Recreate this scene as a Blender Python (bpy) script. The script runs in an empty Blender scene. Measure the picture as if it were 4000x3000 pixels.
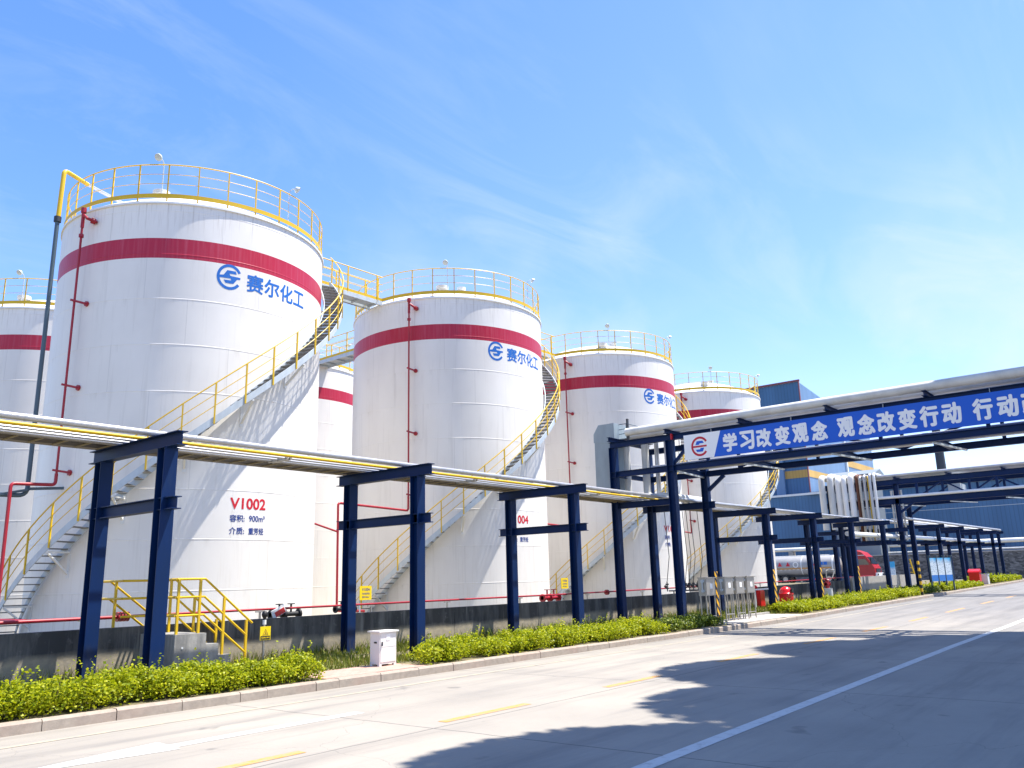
import bpy, bmesh, math, random
import numpy as np
from mathutils import Vector, Matrix
random.seed(7)
rng = np.random.default_rng(11)
PI = math.pi
R = math.radians
sc = bpy.context.scene
COL = sc.collection

# ---------------------------------------------------------------- camera
cam_d = bpy.data.cameras.new('camera')
cam_d.sensor_width = 36.0
cam_d.lens = 3200.142 / 4000 * 36
cam_d.clip_start = 0.1
cam_d.clip_end = 3000
cam = bpy.data.objects.new('camera', cam_d)
COL.objects.link(cam)
cr = Vector((0.62907821, -0.7769137, -0.0258012))
cu = Vector((-0.16584844, -0.16656927, 0.97198198))
cf = Vector((0.75944381, 0.6071736, 0.23363502))
cam.matrix_world = Matrix(((cr.x, cu.x, -cf.x, 0), (cr.y, cu.y, -cf.y, 0), (cr.z, cu.z, -cf.z, 1.6), (0, 0, 0, 1)))
sc.camera = cam

# ---------------------------------------------------------------- light
SUN = Vector((0.29, -0.27, 1.0)).normalized()
sun_d = bpy.data.lights.new('sun', 'SUN')
sun_d.energy = 5.0
sun_d.angle = R(0.53)
sun_d.color = (1.0, 0.955, 0.88)
sun = bpy.data.objects.new('sun', sun_d)
COL.objects.link(sun)
sun.rotation_mode = 'QUATERNION'
sun.rotation_quaternion = SUN.to_track_quat('Z', 'Y')

world = bpy.data.worlds.new('World')
sc.world = world
world.use_nodes = True
wn = world.node_tree.nodes
wl = world.node_tree.links
bg = wn['Background']
sky = wn.new('ShaderNodeTexSky')
sky.sky_type = 'NISHITA'
sky.sun_disc = False
sky.sun_elevation = math.asin(SUN.z)
sky.sun_rotation = math.atan2(SUN.x, SUN.y)
sky.altitude = 50
sky.air_density = 1.0
sky.dust_density = 0.25
sky.ozone_density = 2.5
bg.inputs[1].default_value = 0.085
# thin cirrus and a few low clouds, laid out on the sky's directions
tc = wn.new('ShaderNodeTexCoord')
sep = wn.new('ShaderNodeSeparateXYZ')
wl.new(tc.outputs['Generated'], sep.inputs[0])


def wmath(op, a, b=None, clamp=False):
    n = wn.new('ShaderNodeMath')
    n.operation = op
    n.use_clamp = clamp
    for i, v in enumerate((a, b)):
        if v is None:
            continue
        if isinstance(v, (int, float)):
            n.inputs[i].default_value = v
        else:
            wl.new(v, n.inputs[i])
    return n.outputs[0]


zz = wmath('ADD', sep.outputs[2], 0.12)
px = wmath('DIVIDE', sep.outputs[0], zz)
py = wmath('DIVIDE', sep.outputs[1], zz)
comb = wn.new('ShaderNodeCombineXYZ')
wl.new(px, comb.inputs[0])
wl.new(py, comb.inputs[1])
mp = wn.new('ShaderNodeMapping')
mp.inputs['Rotation'].default_value = (0, 0, R(62))
mp.inputs['Scale'].default_value = (0.8, 2.0, 1)
wl.new(comb.outputs[0], mp.inputs[0])
n1 = wn.new('ShaderNodeTexNoise')
n1.inputs['Scale'].default_value = 1.5
n1.inputs['Detail'].default_value = 9
n1.inputs['Roughness'].default_value = 0.62
n1.inputs['Distortion'].default_value = 1.1
wl.new(mp.outputs[0], n1.inputs['Vector'])
n2 = wn.new('ShaderNodeTexNoise')
n2.inputs['Scale'].default_value = 0.75
n2.inputs['Detail'].default_value = 3
wl.new(comb.outputs[0], n2.inputs['Vector'])
c1 = wmath('MULTIPLY', wmath('SUBTRACT', n1.outputs[0], 0.46, True), 2.6, True)
c2 = wmath('MULTIPLY', wmath('SUBTRACT', n2.outputs[0], 0.36, True), 3.2, True)
cirrus = wmath('MULTIPLY', c1, c2)
# milky veil that grows toward the road's far end and the horizon
ax = wmath('MULTIPLY', wmath('SUBTRACT', sep.outputs[0], 0.42, True), 1.55, True)
veil = wmath('MULTIPLY', ax, 0.62)
low = wmath('POWER', wmath('SUBTRACT', 1.0, sep.outputs[2], True), 5.0)
veil = wmath('ADD', veil, wmath('MULTIPLY', low, 0.42))
n3 = wn.new('ShaderNodeTexNoise')
n3.inputs['Scale'].default_value = 5.0
n3.inputs['Detail'].default_value = 8
wl.new(tc.outputs['Generated'], n3.inputs['Vector'])
cum = wmath('MULTIPLY', wmath('SUBTRACT', n3.outputs[0], 0.5, True), 7.0, True)
band = wmath('SUBTRACT', 1.0, wmath('MULTIPLY', sep.outputs[2], 2.2), True)
cum = wmath('MULTIPLY', cum, wmath('MULTIPLY', band, 0.9))
fac = wmath('ADD', wmath('ADD', wmath('MULTIPLY', cirrus, 0.62), wmath('MULTIPLY', veil, 0.26)), cum, True)
hs = wn.new('ShaderNodeHueSaturation')
hs.inputs['Saturation'].default_value = 1.22
hs.inputs['Value'].default_value = 1.68
wl.new(sky.outputs[0], hs.inputs['Color'])
mixc = wn.new('ShaderNodeMix')
mixc.data_type = 'RGBA'
wl.new(fac, mixc.inputs[0])
tint = wn.new('ShaderNodeMix')
tint.data_type = 'RGBA'
tint.blend_type = 'MULTIPLY'
tint.inputs[0].default_value = 1.0
tint.inputs[7].default_value = (1.05, 0.915, 1.0, 1)
wl.new(hs.outputs[0], tint.inputs[6])
wl.new(tint.outputs[2], mixc.inputs[6])
mixc.inputs[7].default_value = (4.7, 5.4, 6.7, 1)
wl.new(mixc.outputs[2], bg.inputs[0])


sc.view_settings.view_transform = 'Standard'
sc.view_settings.look = 'None'
sc.view_settings.gamma = 1.0
sc.view_settings.exposure = 1.13
sc.view_settings.use_curve_mapping = False
sc.render.engine = 'CYCLES'
sc.cycles.max_bounces = 6
sc.cycles.transparent_max_bounces = 6
sc.cycles.use_denoising = True


# ---------------------------------------------------------------- helpers
def gz(x):
    return 0.0 if x < 30 else min(0.55, (x - 30) * 0.0085)


class MB:
    def __init__(s):
        s.v = []
        s.f = []

    def add(s, vs, fs):
        o = len(s.v)
        s.v += [tuple(v) for v in vs]
        s.f += [tuple(i + o for i in f) for f in fs]
        return s

    def box(s, x0, x1, y0, y1, z0, z1):
        vs = [(x, y, z) for z in (z0, z1) for y in (y0, y1) for x in (x0, x1)]
        return s.add(vs, [(0, 2, 3, 1), (4, 5, 7, 6), (0, 1, 5, 4), (2, 6, 7, 3), (0, 4, 6, 2), (1, 3, 7, 5)])

    def bar(s, p, q, w, h, up=(0, 0, 1)):
        """box along p->q, w across, h along up"""
        p = Vector(p); q = Vector(q)
        d = (q - p).normalized()
        up = Vector(up)
        if abs(d.dot(up)) > 0.999:
            up = Vector((1, 0, 0))
        a = d.cross(up).normalized()
        b = a.cross(d).normalized()
        vs = []
        for c in (p, q):
            for i, j in ((-1, -1), (1, -1), (1, 1), (-1, 1)):
                vs.append(c + a * (i * w / 2) + b * (j * h / 2))
        return s.add(vs, [(3, 2, 1, 0), (4, 5, 6, 7), (0, 1, 5, 4), (1, 2, 6, 5), (2, 3, 7, 6), (3, 0, 4, 7)])

    def tube(s, pts, r, n=10, closed=False, cap=True):
        pts = [Vector(p) for p in pts]
        m = len(pts)
        rs = r if isinstance(r, (list, tuple)) else [r] * m
        ref = None
        vs = []
        for i, p in enumerate(pts):
            if closed:
                d = pts[(i + 1) % m] - pts[i - 1]
            else:
                d = pts[min(i + 1, m - 1)] - pts[max(i - 1, 0)]
            d.normalize()
            if ref is None:
                ref = Vector((0, 0, 1)) if abs(d.z) < 0.9 else Vector((1, 0, 0))
            a = d.cross(ref)
            if a.length < 1e-4:
                a = d.cross(Vector((0, 1, 0)))
            a.normalize()
            b = a.cross(d).normalized()
            ref = b
            for k in range(n):
                t = 2 * PI * k / n
                vs.append(p + (a * math.cos(t) + b * math.sin(t)) * rs[i])
        fs = []
        for i in range(m if closed else m - 1):
            j = (i + 1) % m
            for k in range(n):
                l = (k + 1) % n
                fs.append((i * n + k, i * n + l, j * n + l, j * n + k))
        if cap and not closed:
            fs.append(tuple(range(n - 1, -1, -1)))
            fs.append(tuple((m - 1) * n + k for k in range(n)))
        return s.add(vs, fs)

    def lathe(s, prof, n=32, c=(0, 0, 0), axis='z', a0=0.0, a1=2 * PI):
        full = abs(a1 - a0 - 2 * PI) < 1e-6
        k = n if full else n + 1
        vs = []
        for r, z in prof:
            for i in range(k):
                t = a0 + (a1 - a0) * i / n
                x, y = r * math.cos(t), r * math.sin(t)
                if axis == 'z':
                    vs.append((c[0] + x, c[1] + y, c[2] + z))
                elif axis == 'y':
                    vs.append((c[0] + x, c[1] + z, c[2] + y))
                else:
                    vs.append((c[0] + z, c[1] + x, c[2] + y))
        fs = []
        for j in range(len(prof) - 1):
            for i in range(n):
                l = (i + 1) % k if full else i + 1
                q = (j * k + i, j * k + l, (j + 1) * k + l, (j + 1) * k + i)
                fs.append(q if axis != 'y' else q[::-1])
        return s.add(vs, fs)

    def prism(s, poly, fn0, fn1):
        """closed prism: polygon [(u,v)] placed by fn0 and fn1"""
        n = len(poly)
        vs = [fn0(u, v) for u, v in poly] + [fn1(u, v) for u, v in poly]
        fs = [tuple(range(n - 1, -1, -1)), tuple(range(n, 2 * n))]
        for i in range(n):
            j = (i + 1) % n
            fs.append((i, j, n + j, n + i))
        return s.add(vs, fs)

    def ibeam(s, p, q, w, h, up=(0, 0, 1), tf=0.016, tw=0.012):
        p = Vector(p); q = Vector(q)
        d = (q - p).normalized()
        u = Vector(up)
        a = d.cross(u).normalized()
        u = a.cross(d).normalized()
        s.bar(p + u * (h / 2 - tf / 2), q + u * (h / 2 - tf / 2), w, tf, u)
        s.bar(p - u * (h / 2 - tf / 2), q - u * (h / 2 - tf / 2), w, tf, u)
        s.bar(p, q, tw, h - 2 * tf, u)
        return s

    def build(s, name, mat, parent=None, smooth=None, kind=None, sink=None):
        me = bpy.data.meshes.new(name)
        off = Vector((0, 0, 0))
        pp = parent
        while pp is not None:
            off += pp.location
            pp = pp.parent
        me.from_pydata([(v[0] - off.x, v[1] - off.y, v[2] - off.z) for v in s.v], [], s.f)
        bm = bmesh.new()
        bm.from_mesh(me)
        bmesh.ops.recalc_face_normals(bm, faces=bm.faces)
        if smooth is not None:
            for f in bm.faces:
                f.smooth = True
            for e in bm.edges:
                if len(e.link_faces) == 2 and e.calc_face_angle(0) > R(smooth):
                    e.smooth = False
        bm.to_mesh(me)
        bm.free()
        me.materials.append(mat)
        o = bpy.data.objects.new(name, me)
        COL.objects.link(o)
        if parent is not None:
            o.parent = parent
        if kind:
            o['kind'] = kind
        return o


def thing(name, label, cat, loc=(0, 0, 0), group=None):
    o = bpy.data.objects.new(name, None)
    o.empty_display_size = 0.3
    COL.objects.link(o)
    o.location = loc
    o['label'] = label
    o['category'] = cat
    if group:
        o['group'] = group
    return o


def tag(o, label, cat, group=None):
    o['label'] = label
    o['category'] = cat
    if group:
        o['group'] = group
    return o


def copy_tree(o, parent=None):
    c = o.copy()
    COL.objects.link(c)
    c.parent = parent
    for ch in list(o.children):
        copy_tree(ch, c)
    return c


def arc(c, r, a0, a1, n, u, v):
    c = Vector(c); u = Vector(u); v = Vector(v)
    return [c + (u * math.cos(a0 + (a1 - a0) * i / n) + v * math.sin(a0 + (a1 - a0) * i / n)) * r for i in range(n + 1)]


def elbowed(pts, r, n=5):
    """polyline with rounded corners of radius r"""
    pts = [Vector(p) for p in pts]
    out = [pts[0]]
    for i in range(1, len(pts) - 1):
        a = (pts[i - 1] - pts[i]); b = (pts[i + 1] - pts[i])
        k = min(r, a.length * 0.49, b.length * 0.49)
        a.normalize(); b.normalize()
        p0 = pts[i] + a * k; p1 = pts[i] + b * k
        for t in range(n + 1):
            t /= n
            out.append((1 - t) ** 2 * p0 + 2 * t * (1 - t) * pts[i] + t * t * p1)
    out.append(pts[-1])
    return out


_dg_objs = []


def bold(V, Fs, d, rings=((0, 0), (1, 0), (-1, 0), (0, 1), (0, -1), (.7, .7), (-.7, .7), (.7, -.7), (-.7, -.7))):
    """heavier strokes: shifted copies, each a hair deeper"""
    V2, F2, K2 = [], [], []
    for k, (a, b) in enumerate(rings):
        o_ = len(V2)
        V2 += [(u + a * d, v + b * d) for u, v in V]
        K2 += [k] * len(V)
        F2 += [tuple(i + o_ for i in f) for f in Fs]
    return V2, F2, K2


def text_polys(body, size, offset=0.0):
    """flat text as (verts, faces), lower-left at 0,0"""
    c = bpy.data.curves.new('txt', 'FONT')
    c.body = body
    c.size = size
    c.offset = offset
    c.resolution_u = 3
    c.fill_mode = 'FRONT'
    o = bpy.data.objects.new('txt', c)
    COL.objects.link(o)
    dg = bpy.context.evaluated_depsgraph_get()
    me = bpy.data.meshes.new_from_object(o.evaluated_get(dg))
    vs = [tuple(v.co) for v in me.vertices]
    fs = [tuple(p.vertices) for p in me.polygons]
    bpy.data.objects.remove(o)
    bpy.data.curves.remove(c)
    bpy.data.meshes.remove(me)
    x0 = min(v[0] for v in vs); y0 = min(v[1] for v in vs)
    x1 = max(v[0] for v in vs); y1 = max(v[1] for v in vs)
    return [(v[0] - x0, v[1] - y0) for v in vs], fs, x1 - x0, y1 - y0


def tri_poly(polys):
    """triangulate concave 2-D polygons -> verts, faces"""
    from mathutils.geometry import tessellate_polygon
    V = []; Fs = []
    for p in polys:
        t = tessellate_polygon([[Vector((a, b, 0)) for a, b in p]])
        o = len(V)
        V += list(p)
        Fs += [tuple(i + o for i in f) for f in t]
    return V, Fs


def ring_polys(r0, r1, a0, a1, n=28):
    out = []
    for i in range(n):
        t0 = a0 + (a1 - a0) * i / n
        t1 = a0 + (a1 - a0) * (i + 1) / n
        out.append([(r0 * math.cos(t0), r0 * math.sin(t0)), (r1 * math.cos(t0), r1 * math.sin(t0)), (r1 * math.cos(t1), r1 * math.sin(t1)), (r0 * math.cos(t1), r0 * math.sin(t1))])
    return out


# ---------------------------------------------------------------- materials
class NT:
    def __init__(s, name):
        s.m = bpy.data.materials.new(name)
        s.m.use_nodes = True
        s.t = s.m.node_tree
        s.b = s.t.nodes['Principled BSDF']
        s.tc = s.t.nodes.new('ShaderNodeTexCoord')

    def n(s, typ, **kw):
        o = s.t.nodes.new(typ)
        for k, v in kw.items():
            setattr(o, k, v)
        return o

    def link(s, a, b):
        s.t.links.new(a, b)

    def math(s, op, a, b=None, clamp=False):
        o = s.n('ShaderNodeMath', operation=op, use_clamp=clamp)
        for i, v in enumerate((a, b)):
            if v is None:
                continue
            if isinstance(v, (int, float)):
                o.inputs[i].default_value = v
            else:
                s.link(v, o.inputs[i])
        return o.outputs[0]

    def noise(s, scale=(1, 1, 1), sc_=1.0, detail=4, rough=0.55, dist=0.0, coord='Object'):
        mp = s.n('ShaderNodeMapping')
        mp.inputs['Scale'].default_value = scale
        s.link(s.tc.outputs[coord], mp.inputs[0])
        o = s.n('ShaderNodeTexNoise')
        o.inputs['Scale'].default_value = sc_
        o.inputs['Detail'].default_value = detail
        o.inputs['Roughness'].default_value = rough
        o.inputs['Distortion'].default_value = dist
        s.link(mp.outputs[0], o.inputs['Vector'])
        return o.outputs[0]

    def rng(s, v, a, b, c=0.0, d=1.0):
        o = s.n('ShaderNodeMapRange')
        s.link(v, o.inputs[0])
        for i, k in enumerate((a, b, c, d)):
            o.inputs[i + 1].default_value = k
        return o.outputs[0]

    def mix(s, fac, a, b):
        o = s.n('ShaderNodeMix', data_type='RGBA')
        for i, v in ((0, fac), (6, a), (7, b)):
            if isinstance(v, (int, float)):
                o.inputs[i].default_value = v
            elif isinstance(v, tuple):
                o.inputs[i].default_value = (*v, 1)
            else:
                s.link(v, o.inputs[i])
        return o.outputs[2]

    def sepxyz(s, coord='Object'):
        o = s.n('ShaderNodeSeparateXYZ')
        s.link(s.tc.outputs[coord], o.inputs[0])
        return o.outputs

    def out(s, col=None, rough=0.5, metal=0.0, bump=None, bstr=0.2, spec=None):
        if col is not None:
            if isinstance(col, tuple):
                s.b.inputs['Base Color'].default_value = (*col, 1)
            else:
                s.link(col, s.b.inputs['Base Color'])
        if isinstance(rough, (int, float)):
            s.b.inputs['Roughness'].default_value = rough
        else:
            s.link(rough, s.b.inputs['Roughness'])
        s.b.inputs['Metallic'].default_value = metal
        if spec is not None:
            s.b.inputs['Specular IOR Level'].default_value = spec
        if bump is not None:
            bn = s.n('ShaderNodeBump')
            bn.inputs['Strength'].default_value = bstr
            bn.inputs['Distance'].default_value = 0.02
            s.link(bump, bn.inputs['Height'])
            s.link(bn.outputs[0], s.b.inputs['Normal'])
        return s.m


def paint(name, col, rough=0.45, var=0.12, sc_=6.0, metal=0.0, dirt=None, stretch=(1, 1, 0.35), spec=None):
    t = NT(name)
    n = t.noise(stretch, sc_, 5)
    d = dirt or tuple(c * 0.55 for c in col)
    c = t.mix(t.rng(n, 0.42, 0.8, 0, var * 3), col, d)
    return t.out(c, rough, metal, spec=spec)


M = {}
M['yellow'] = paint('yellow_paint', (0.68, 0.44, 0.004), 0.45, 0.1, 3, dirt=(0.55, 0.3, 0.02))
M['navy'] = paint('navy_steel_paint', (0.0012, 0.020, 0.092), 0.5, 0.12, 2.5, dirt=(0.006, 0.016, 0.05), spec=0.2)
t = NT('navy_steel_weathered')
n_a = t.noise((1, 1, 0.35), 2.5, 5)
n_c = t.noise((1, 1, 1), 22, 4, 0.7)
n_d = t.noise((1, 1, 0.3), 5, 6, 0.7)
zz_ = t.sepxyz()[2]
col = t.mix(t.rng(n_a, 0.4, 0.75, 0, 0.5), (0.0008, 0.018, 0.085), (0.003, 0.015, 0.045))
col = t.mix(t.rng(n_d, 0.60, 0.74, 0, 0.5), col, (0.016, 0.036, 0.085))
col = t.mix(t.rng(n_c, 0.70, 0.76, 0, 0.5), col, (0.10, 0.11, 0.12))
col = t.mix(t.math('MULTIPLY', t.rng(zz_, 0.7, 0.0), t.rng(n_d, 0.35, 0.65)), col, (0.06, 0.055, 0.05))
M['navy'] = t.out(col, 0.5, spec=0.2)
M['cab_red'] = paint('dusty_red_cab_paint', (0.36, 0.014, 0.018), 0.35, 0.15, 2)
M['steel_white'] = paint('galvanised_light', (0.52, 0.58, 0.62), 0.5, 0.15, 5, 0.1)
M['duct'] = paint('grey_duct_sheet', (0.30, 0.36, 0.39), 0.45, 0.15, 3)
M['barrel'] = paint('dull_tanker_barrel', (0.36, 0.35, 0.34), 0.4, 0.12, 2)
M['grating'] = paint('steel_grating', (0.20, 0.20, 0.20), 0.6, 0.15, 8)
M['ladder_steel'] = paint('weathered_cable_ladder', (0.07, 0.055, 0.035), 0.7, 0.15, 8)
M['rung'] = paint('ladder_rung_steel', (0.30, 0.25, 0.15), 0.6, 0.15, 8)
M['cable'] = paint('black_cable_sheath', (0.022, 0.016, 0.014), 0.6, 0.1, 5)
M['red'] = paint('red_pipe_paint', (0.36, 0.012, 0.024), 0.4, 0.1, 4)
M['bright_red'] = paint('bright_red_plastic', (0.62, 0.012, 0.018), 0.25, 0.05, 3)
M['silver'] = paint('aluminium_cladding', (0.48, 0.48, 0.49), 0.36, 0.15, 3, 0.5)
M['white'] = paint('white_paint', (0.78, 0.78, 0.76), 0.5, 0.08, 3)
M['offwhite'] = paint('weathered_white_pipe', (0.66, 0.66, 0.63), 0.5, 0.2, 2)
M['dark_steel'] = paint('dark_steel', (0.03, 0.035, 0.045), 0.5, 0.1, 3)
M['pipe_teal'] = paint('dark_grey_pipe', (0.07, 0.11, 0.14), 0.45, 0.2, 2)
M['black'] = paint('black_rubber', (0.014, 0.014, 0.016), 0.6, 0.1, 3)
M['brown'] = paint('rusty_pipe', (0.16, 0.06, 0.03), 0.7, 0.2, 5)
M['stainless'] = paint('stainless_steel_sheet', (0.42, 0.40, 0.36), 0.35, 0.12, 3, 0.6)
M['cabinet'] = paint('cream_cabinet_sheet', (0.72, 0.70, 0.66), 0.45, 0.08, 2)
M['paper'] = NT('white_paper_label').out((0.8, 0.8, 0.78), 0.7)
M['blue_letter'] = paint('blue_lettering_paint', (0.002, 0.13, 0.50), 0.5, 0.08, 6)
M['navy_letter'] = NT('navy_lettering_paint').out((0.015, 0.045, 0.25), 0.5)
M['red_letter'] = paint('red_lettering_paint', (0.62, 0.006, 0.02), 0.5, 0.08, 6)
M['banner_blue'] = NT('banner_blue_print').out((0.002, 0.105, 0.60), 0.55)
M['banner_white'] = NT('banner_white_print').out((0.90, 0.90, 0.90), 0.55)
M['banner_red'] = NT('banner_red_print').out((0.55, 0.01, 0.03), 0.55)
M['sign_yellow'] = NT('yellow_sign_plate').out((0.86, 0.62, 0.004), 0.4)
M['line_white'] = None
M['glass'] = NT('dark_window_glass').out((0.02, 0.025, 0.03), 0.05, 0.0, spec=0.8)
M['cloud_panel'] = None

# tank shell: white paint, red band, streaks and stains
t = NT('tank_shell_paint')
xyz = t.sepxyz()
zc = xyz[2]
ang = t.math('ARCTAN2', xyz[1], xyz[0])
cmb = t.n('ShaderNodeCombineXYZ')
t.link(t.math('MULTIPLY', ang, 4.55), cmb.inputs[0])
t.link(t.math('MULTIPLY', zc, 0.045), cmb.inputs[1])
st = t.n('ShaderNodeTexNoise')
st.inputs['Scale'].default_value = 5.0
st.inputs['Detail'].default_value = 6
st.inputs['Roughness'].default_value = 0.65
t.link(cmb.outputs[0], st.inputs['Vector'])
streak = st.outputs[0]
big = t.noise((1, 1, 0.6), 0.55, 4)
base = t.mix(t.rng(big, 0.35, 0.7), (0.85, 0.815, 0.755), (0.77, 0.735, 0.68))
base = t.mix(t.rng(streak, 0.54, 0.76, 0, 0.38), base, (0.54, 0.50, 0.44))
crs = t.math('FLOOR', t.math('DIVIDE', t.math('SUBTRACT', zc, 0.06), 1.5))
plate = t.math('FRACT', t.math('ADD', t.math('MULTIPLY', ang, 1.2732), t.math('MULTIPLY', crs, 0.37)))
weld = t.math('LESS_THAN', t.math('ABSOLUTE', t.math('SUBTRACT', plate, 0.5)), 0.0035)
base = t.mix(t.math('MULTIPLY', weld, 0.28), base, (0.42, 0.40, 0.37))
wz = t.math('FRACT', t.math('DIVIDE', t.math('SUBTRACT', zc, 0.06), 1.5))
under = t.math('MULTIPLY', t.rng(wz, 0.80, 0.995, 0, 1), t.rng(t.noise((1, 1, 0.1), 3.0, 5, 0.7), 0.55, 0.72, 0, 0.38))
base = t.mix(under, base, (0.46, 0.42, 0.36))
# rust runs below the rim and from the welds
fine = t.n('ShaderNodeTexNoise')
fine.inputs['Scale'].default_value = 13.0
fine.inputs['Detail'].default_value = 3
t.link(cmb.outputs[0], fine.inputs['Vector'])
top = t.rng(zc, 12.7, 13.9, 0, 1)
base = t.mix(t.math('MULTIPLY', t.rng(fine.outputs[0], 0.54, 0.70, 0, 0.6), top), base, (0.30, 0.24, 0.16))
lowd = t.rng(zc, 3.0, 0.0, 0, 1)
base = t.mix(t.math('MULTIPLY', t.rng(fine.outputs[0], 0.52, 0.72, 0, 0.35), lowd), base, (0.55, 0.46, 0.33))
rc = t.mix(t.rng(fine.outputs[0], 0.45, 0.75, 0, 0.75), (0.45, 0.006, 0.035), (0.50, 0.06, 0.10))
rc = t.mix(t.rng(streak, 0.5, 0.75, 0, 0.6), rc, (0.36, 0.004, 0.028))
inb = t.math('MULTIPLY', t.math('GREATER_THAN', zc, 11.92), t.math('LESS_THAN', zc, 12.60))
base = t.mix(inb, base, rc)
dent = t.noise((1, 1, 1), 0.9, 2)
M['tank'] = t.out(base, 0.42, 0.0, dent, 0.12)
t = NT('tank_roof_paint')
M['roof'] = t.out((0.80, 0.80, 0.79), 0.45)

# concrete road
t = NT('road_concrete')
n_a = t.noise((0.1, 1.3, 1), 1.6, 7, 0.64)
n_b = t.noise((1, 1, 1), 0.35, 5, 0.6)
n_c = t.noise((1, 1, 1), 14, 5, 0.7)
col = t.mix(t.rng(n_b, 0.3, 0.72), (0.325, 0.290, 0.242), (0.245, 0.222, 0.19))
col = t.mix(t.rng(n_a, 0.5, 0.78, 0, 0.7), col, (0.15, 0.143, 0.135))
col = t.mix(t.rng(n_c, 0.5, 0.8, 0, 0.3), col, (0.22, 0.21, 0.2))
xyz = t.sepxyz()
farx = t.math('ADD', xyz[0], t.math('MULTIPLY', t.math('SUBTRACT', n_b, 0.5), 30))
col = t.mix(t.rng(farx, 14, 42, 0, 0.8), col, t.mix(t.rng(n_a, 0.4, 0.65), (0.165, 0.160, 0.158), (0.11, 0.108, 0.108)))
trk = None
for yc, wdt, k in ((7.35, 0.32, 0.55), (9.05, 0.45, 0.30), (10.35, 0.4, 0.28), (5.9, 0.5, 0.35), (3.2, 0.6, 0.4), (11.85, 0.16, 0.8)):
    b_ = t.math('MULTIPLY', t.rng(t.math('ABSOLUTE', t.math('SUBTRACT', t.math('ADD', xyz[1], t.math('MULTIPLY', t.math('SUBTRACT', n_b, 0.5), 0.5)), yc)), wdt, 0.0), k)
    trk = b_ if trk is None else t.math('MAXIMUM', trk, b_)
col = t.mix(t.math('MULTIPLY', trk, t.rng(n_a, 0.35, 0.65)), col, (0.12, 0.11, 0.10))
spots = t.noise((1, 1, 1), 1.7, 2, 0.5)
col = t.mix(t.rng(spots, 0.70, 0.76, 0, 0.5), col, (0.09, 0.085, 0.08))
wob = t.math('MULTIPLY', t.math('SUBTRACT', t.noise((1, 1, 1), 0.8, 3), 0.5), 0.12)
jx = t.math('ABSOLUTE', t.math('SUBTRACT', t.math('FRACT', t.math('DIVIDE', t.math('ADD', t.math('ADD', xyz[0], t.math('MULTIPLY', xyz[1], 0.02)), wob), 5.3)), 0.5))
jl = t.math('LESS_THAN', jx, 0.0024)
jy = t.math('ABSOLUTE', t.math('SUBTRACT', xyz[1], 7.9))
jl = t.math('MAXIMUM', jl, t.math('LESS_THAN', t.math('ABSOLUTE', t.math('SUBTRACT', t.math('ADD', xyz[1], wob), 7.62)), 0.012))
vo = t.n('ShaderNodeTexVoronoi', feature='DISTANCE_TO_EDGE')
vo.inputs['Scale'].default_value = 0.16
mpv = t.n('ShaderNodeVectorMath', operation='ADD')
t.link(t.tc.outputs['Object'], mpv.inputs[0])
nv = t.n('ShaderNodeTexNoise')
nv.inputs['Scale'].default_value = 0.9
nv.inputs['Detail'].default_value = 6
t.link(t.tc.outputs['Object'], nv.inputs['Vector'])
t.link(nv.outputs['Color'], mpv.inputs[1])
t.link(mpv.outputs[0], vo.inputs['Vector'])
jl = t.math('MAXIMUM', jl, t.math('MULTIPLY', t.math('LESS_THAN', vo.outputs['Distance'], 0.0009), 0.35))
col = t.mix(t.math('MULTIPLY', jl, 0.78), col, (0.07, 0.065, 0.06))
M['road'] = t.out(col, 0.78, 0, n_c, 0.25)

t = NT('worn_white_line_paint')
n_a = t.noise((1, 1, 1), 9, 6, 0.7)
M['line_white'] = t.out(t.mix(t.rng(n_a, 0.5, 0.72, 0, 0.8), (0.56, 0.55, 0.52), (0.33, 0.31, 0.28)), 0.7)
t = NT('worn_yellow_line_paint')
n_a = t.noise((1, 1, 1), 7, 6, 0.7)
M['line_yellow'] = t.out(t.mix(t.rng(n_a, 0.42, 0.66, 0, 0.95), (0.55, 0.25, 0.045), (0.30, 0.255, 0.19)), 0.7)
t = NT('faded_edge_line_paint')
n_a = t.noise((1, 1, 1), 6, 6, 0.7)
M['line_faint'] = t.out(t.mix(t.rng(n_a, 0.4, 0.6), (0.40, 0.34, 0.24), (0.29, 0.265, 0.225)), 0.75)

t = NT('soil_ground')
n_a = t.noise((1, 1, 1), 1.3, 6, 0.65)
n_b = t.noise((1, 1, 1), 0.16, 3, 0.5)
col = t.mix(t.rng(n_a, 0.35, 0.7), (0.10, 0.085, 0.045), (0.22, 0.18, 0.09))
M['soil'] = t.out(col, 0.9, 0, n_a, 0.6)

t = NT('kerb_stone')
n_a = t.noise((1, 1, 1), 7, 6, 0.65)
n_b = t.noise((1, 1, 1), 0.9, 3)
col = t.mix(t.rng(n_a, 0.35, 0.75), (0.36, 0.30, 0.24), (0.25, 0.21, 0.17))
col = t.mix(t.rng(n_b, 0.5, 0.75, 0, 0.6), col, (0.35, 0.23, 0.18))
M['kerb'] = t.out(col, 0.85, 0, n_a, 0.4)

t = NT('pink_paver_blocks')
br = t.n('ShaderNodeTexBrick')
br.inputs['Scale'].default_value = 1.0
br.inputs['Brick Width'].default_value = 0.22
br.inputs['Row Height'].default_value = 0.11
br.inputs['Mortar Size'].default_value = 0.006
br.inputs['Color1'].default_value = (0.42, 0.24, 0.19, 1)
br.inputs['Color2'].default_value = (0.48, 0.30, 0.24, 1)
br.inputs['Mortar'].default_value = (0.24, 0.19, 0.15, 1)
t.link(t.tc.outputs['Object'], br.inputs['Vector'])
M['paver'] = t.out(br.outputs['Color'], 0.85)

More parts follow.
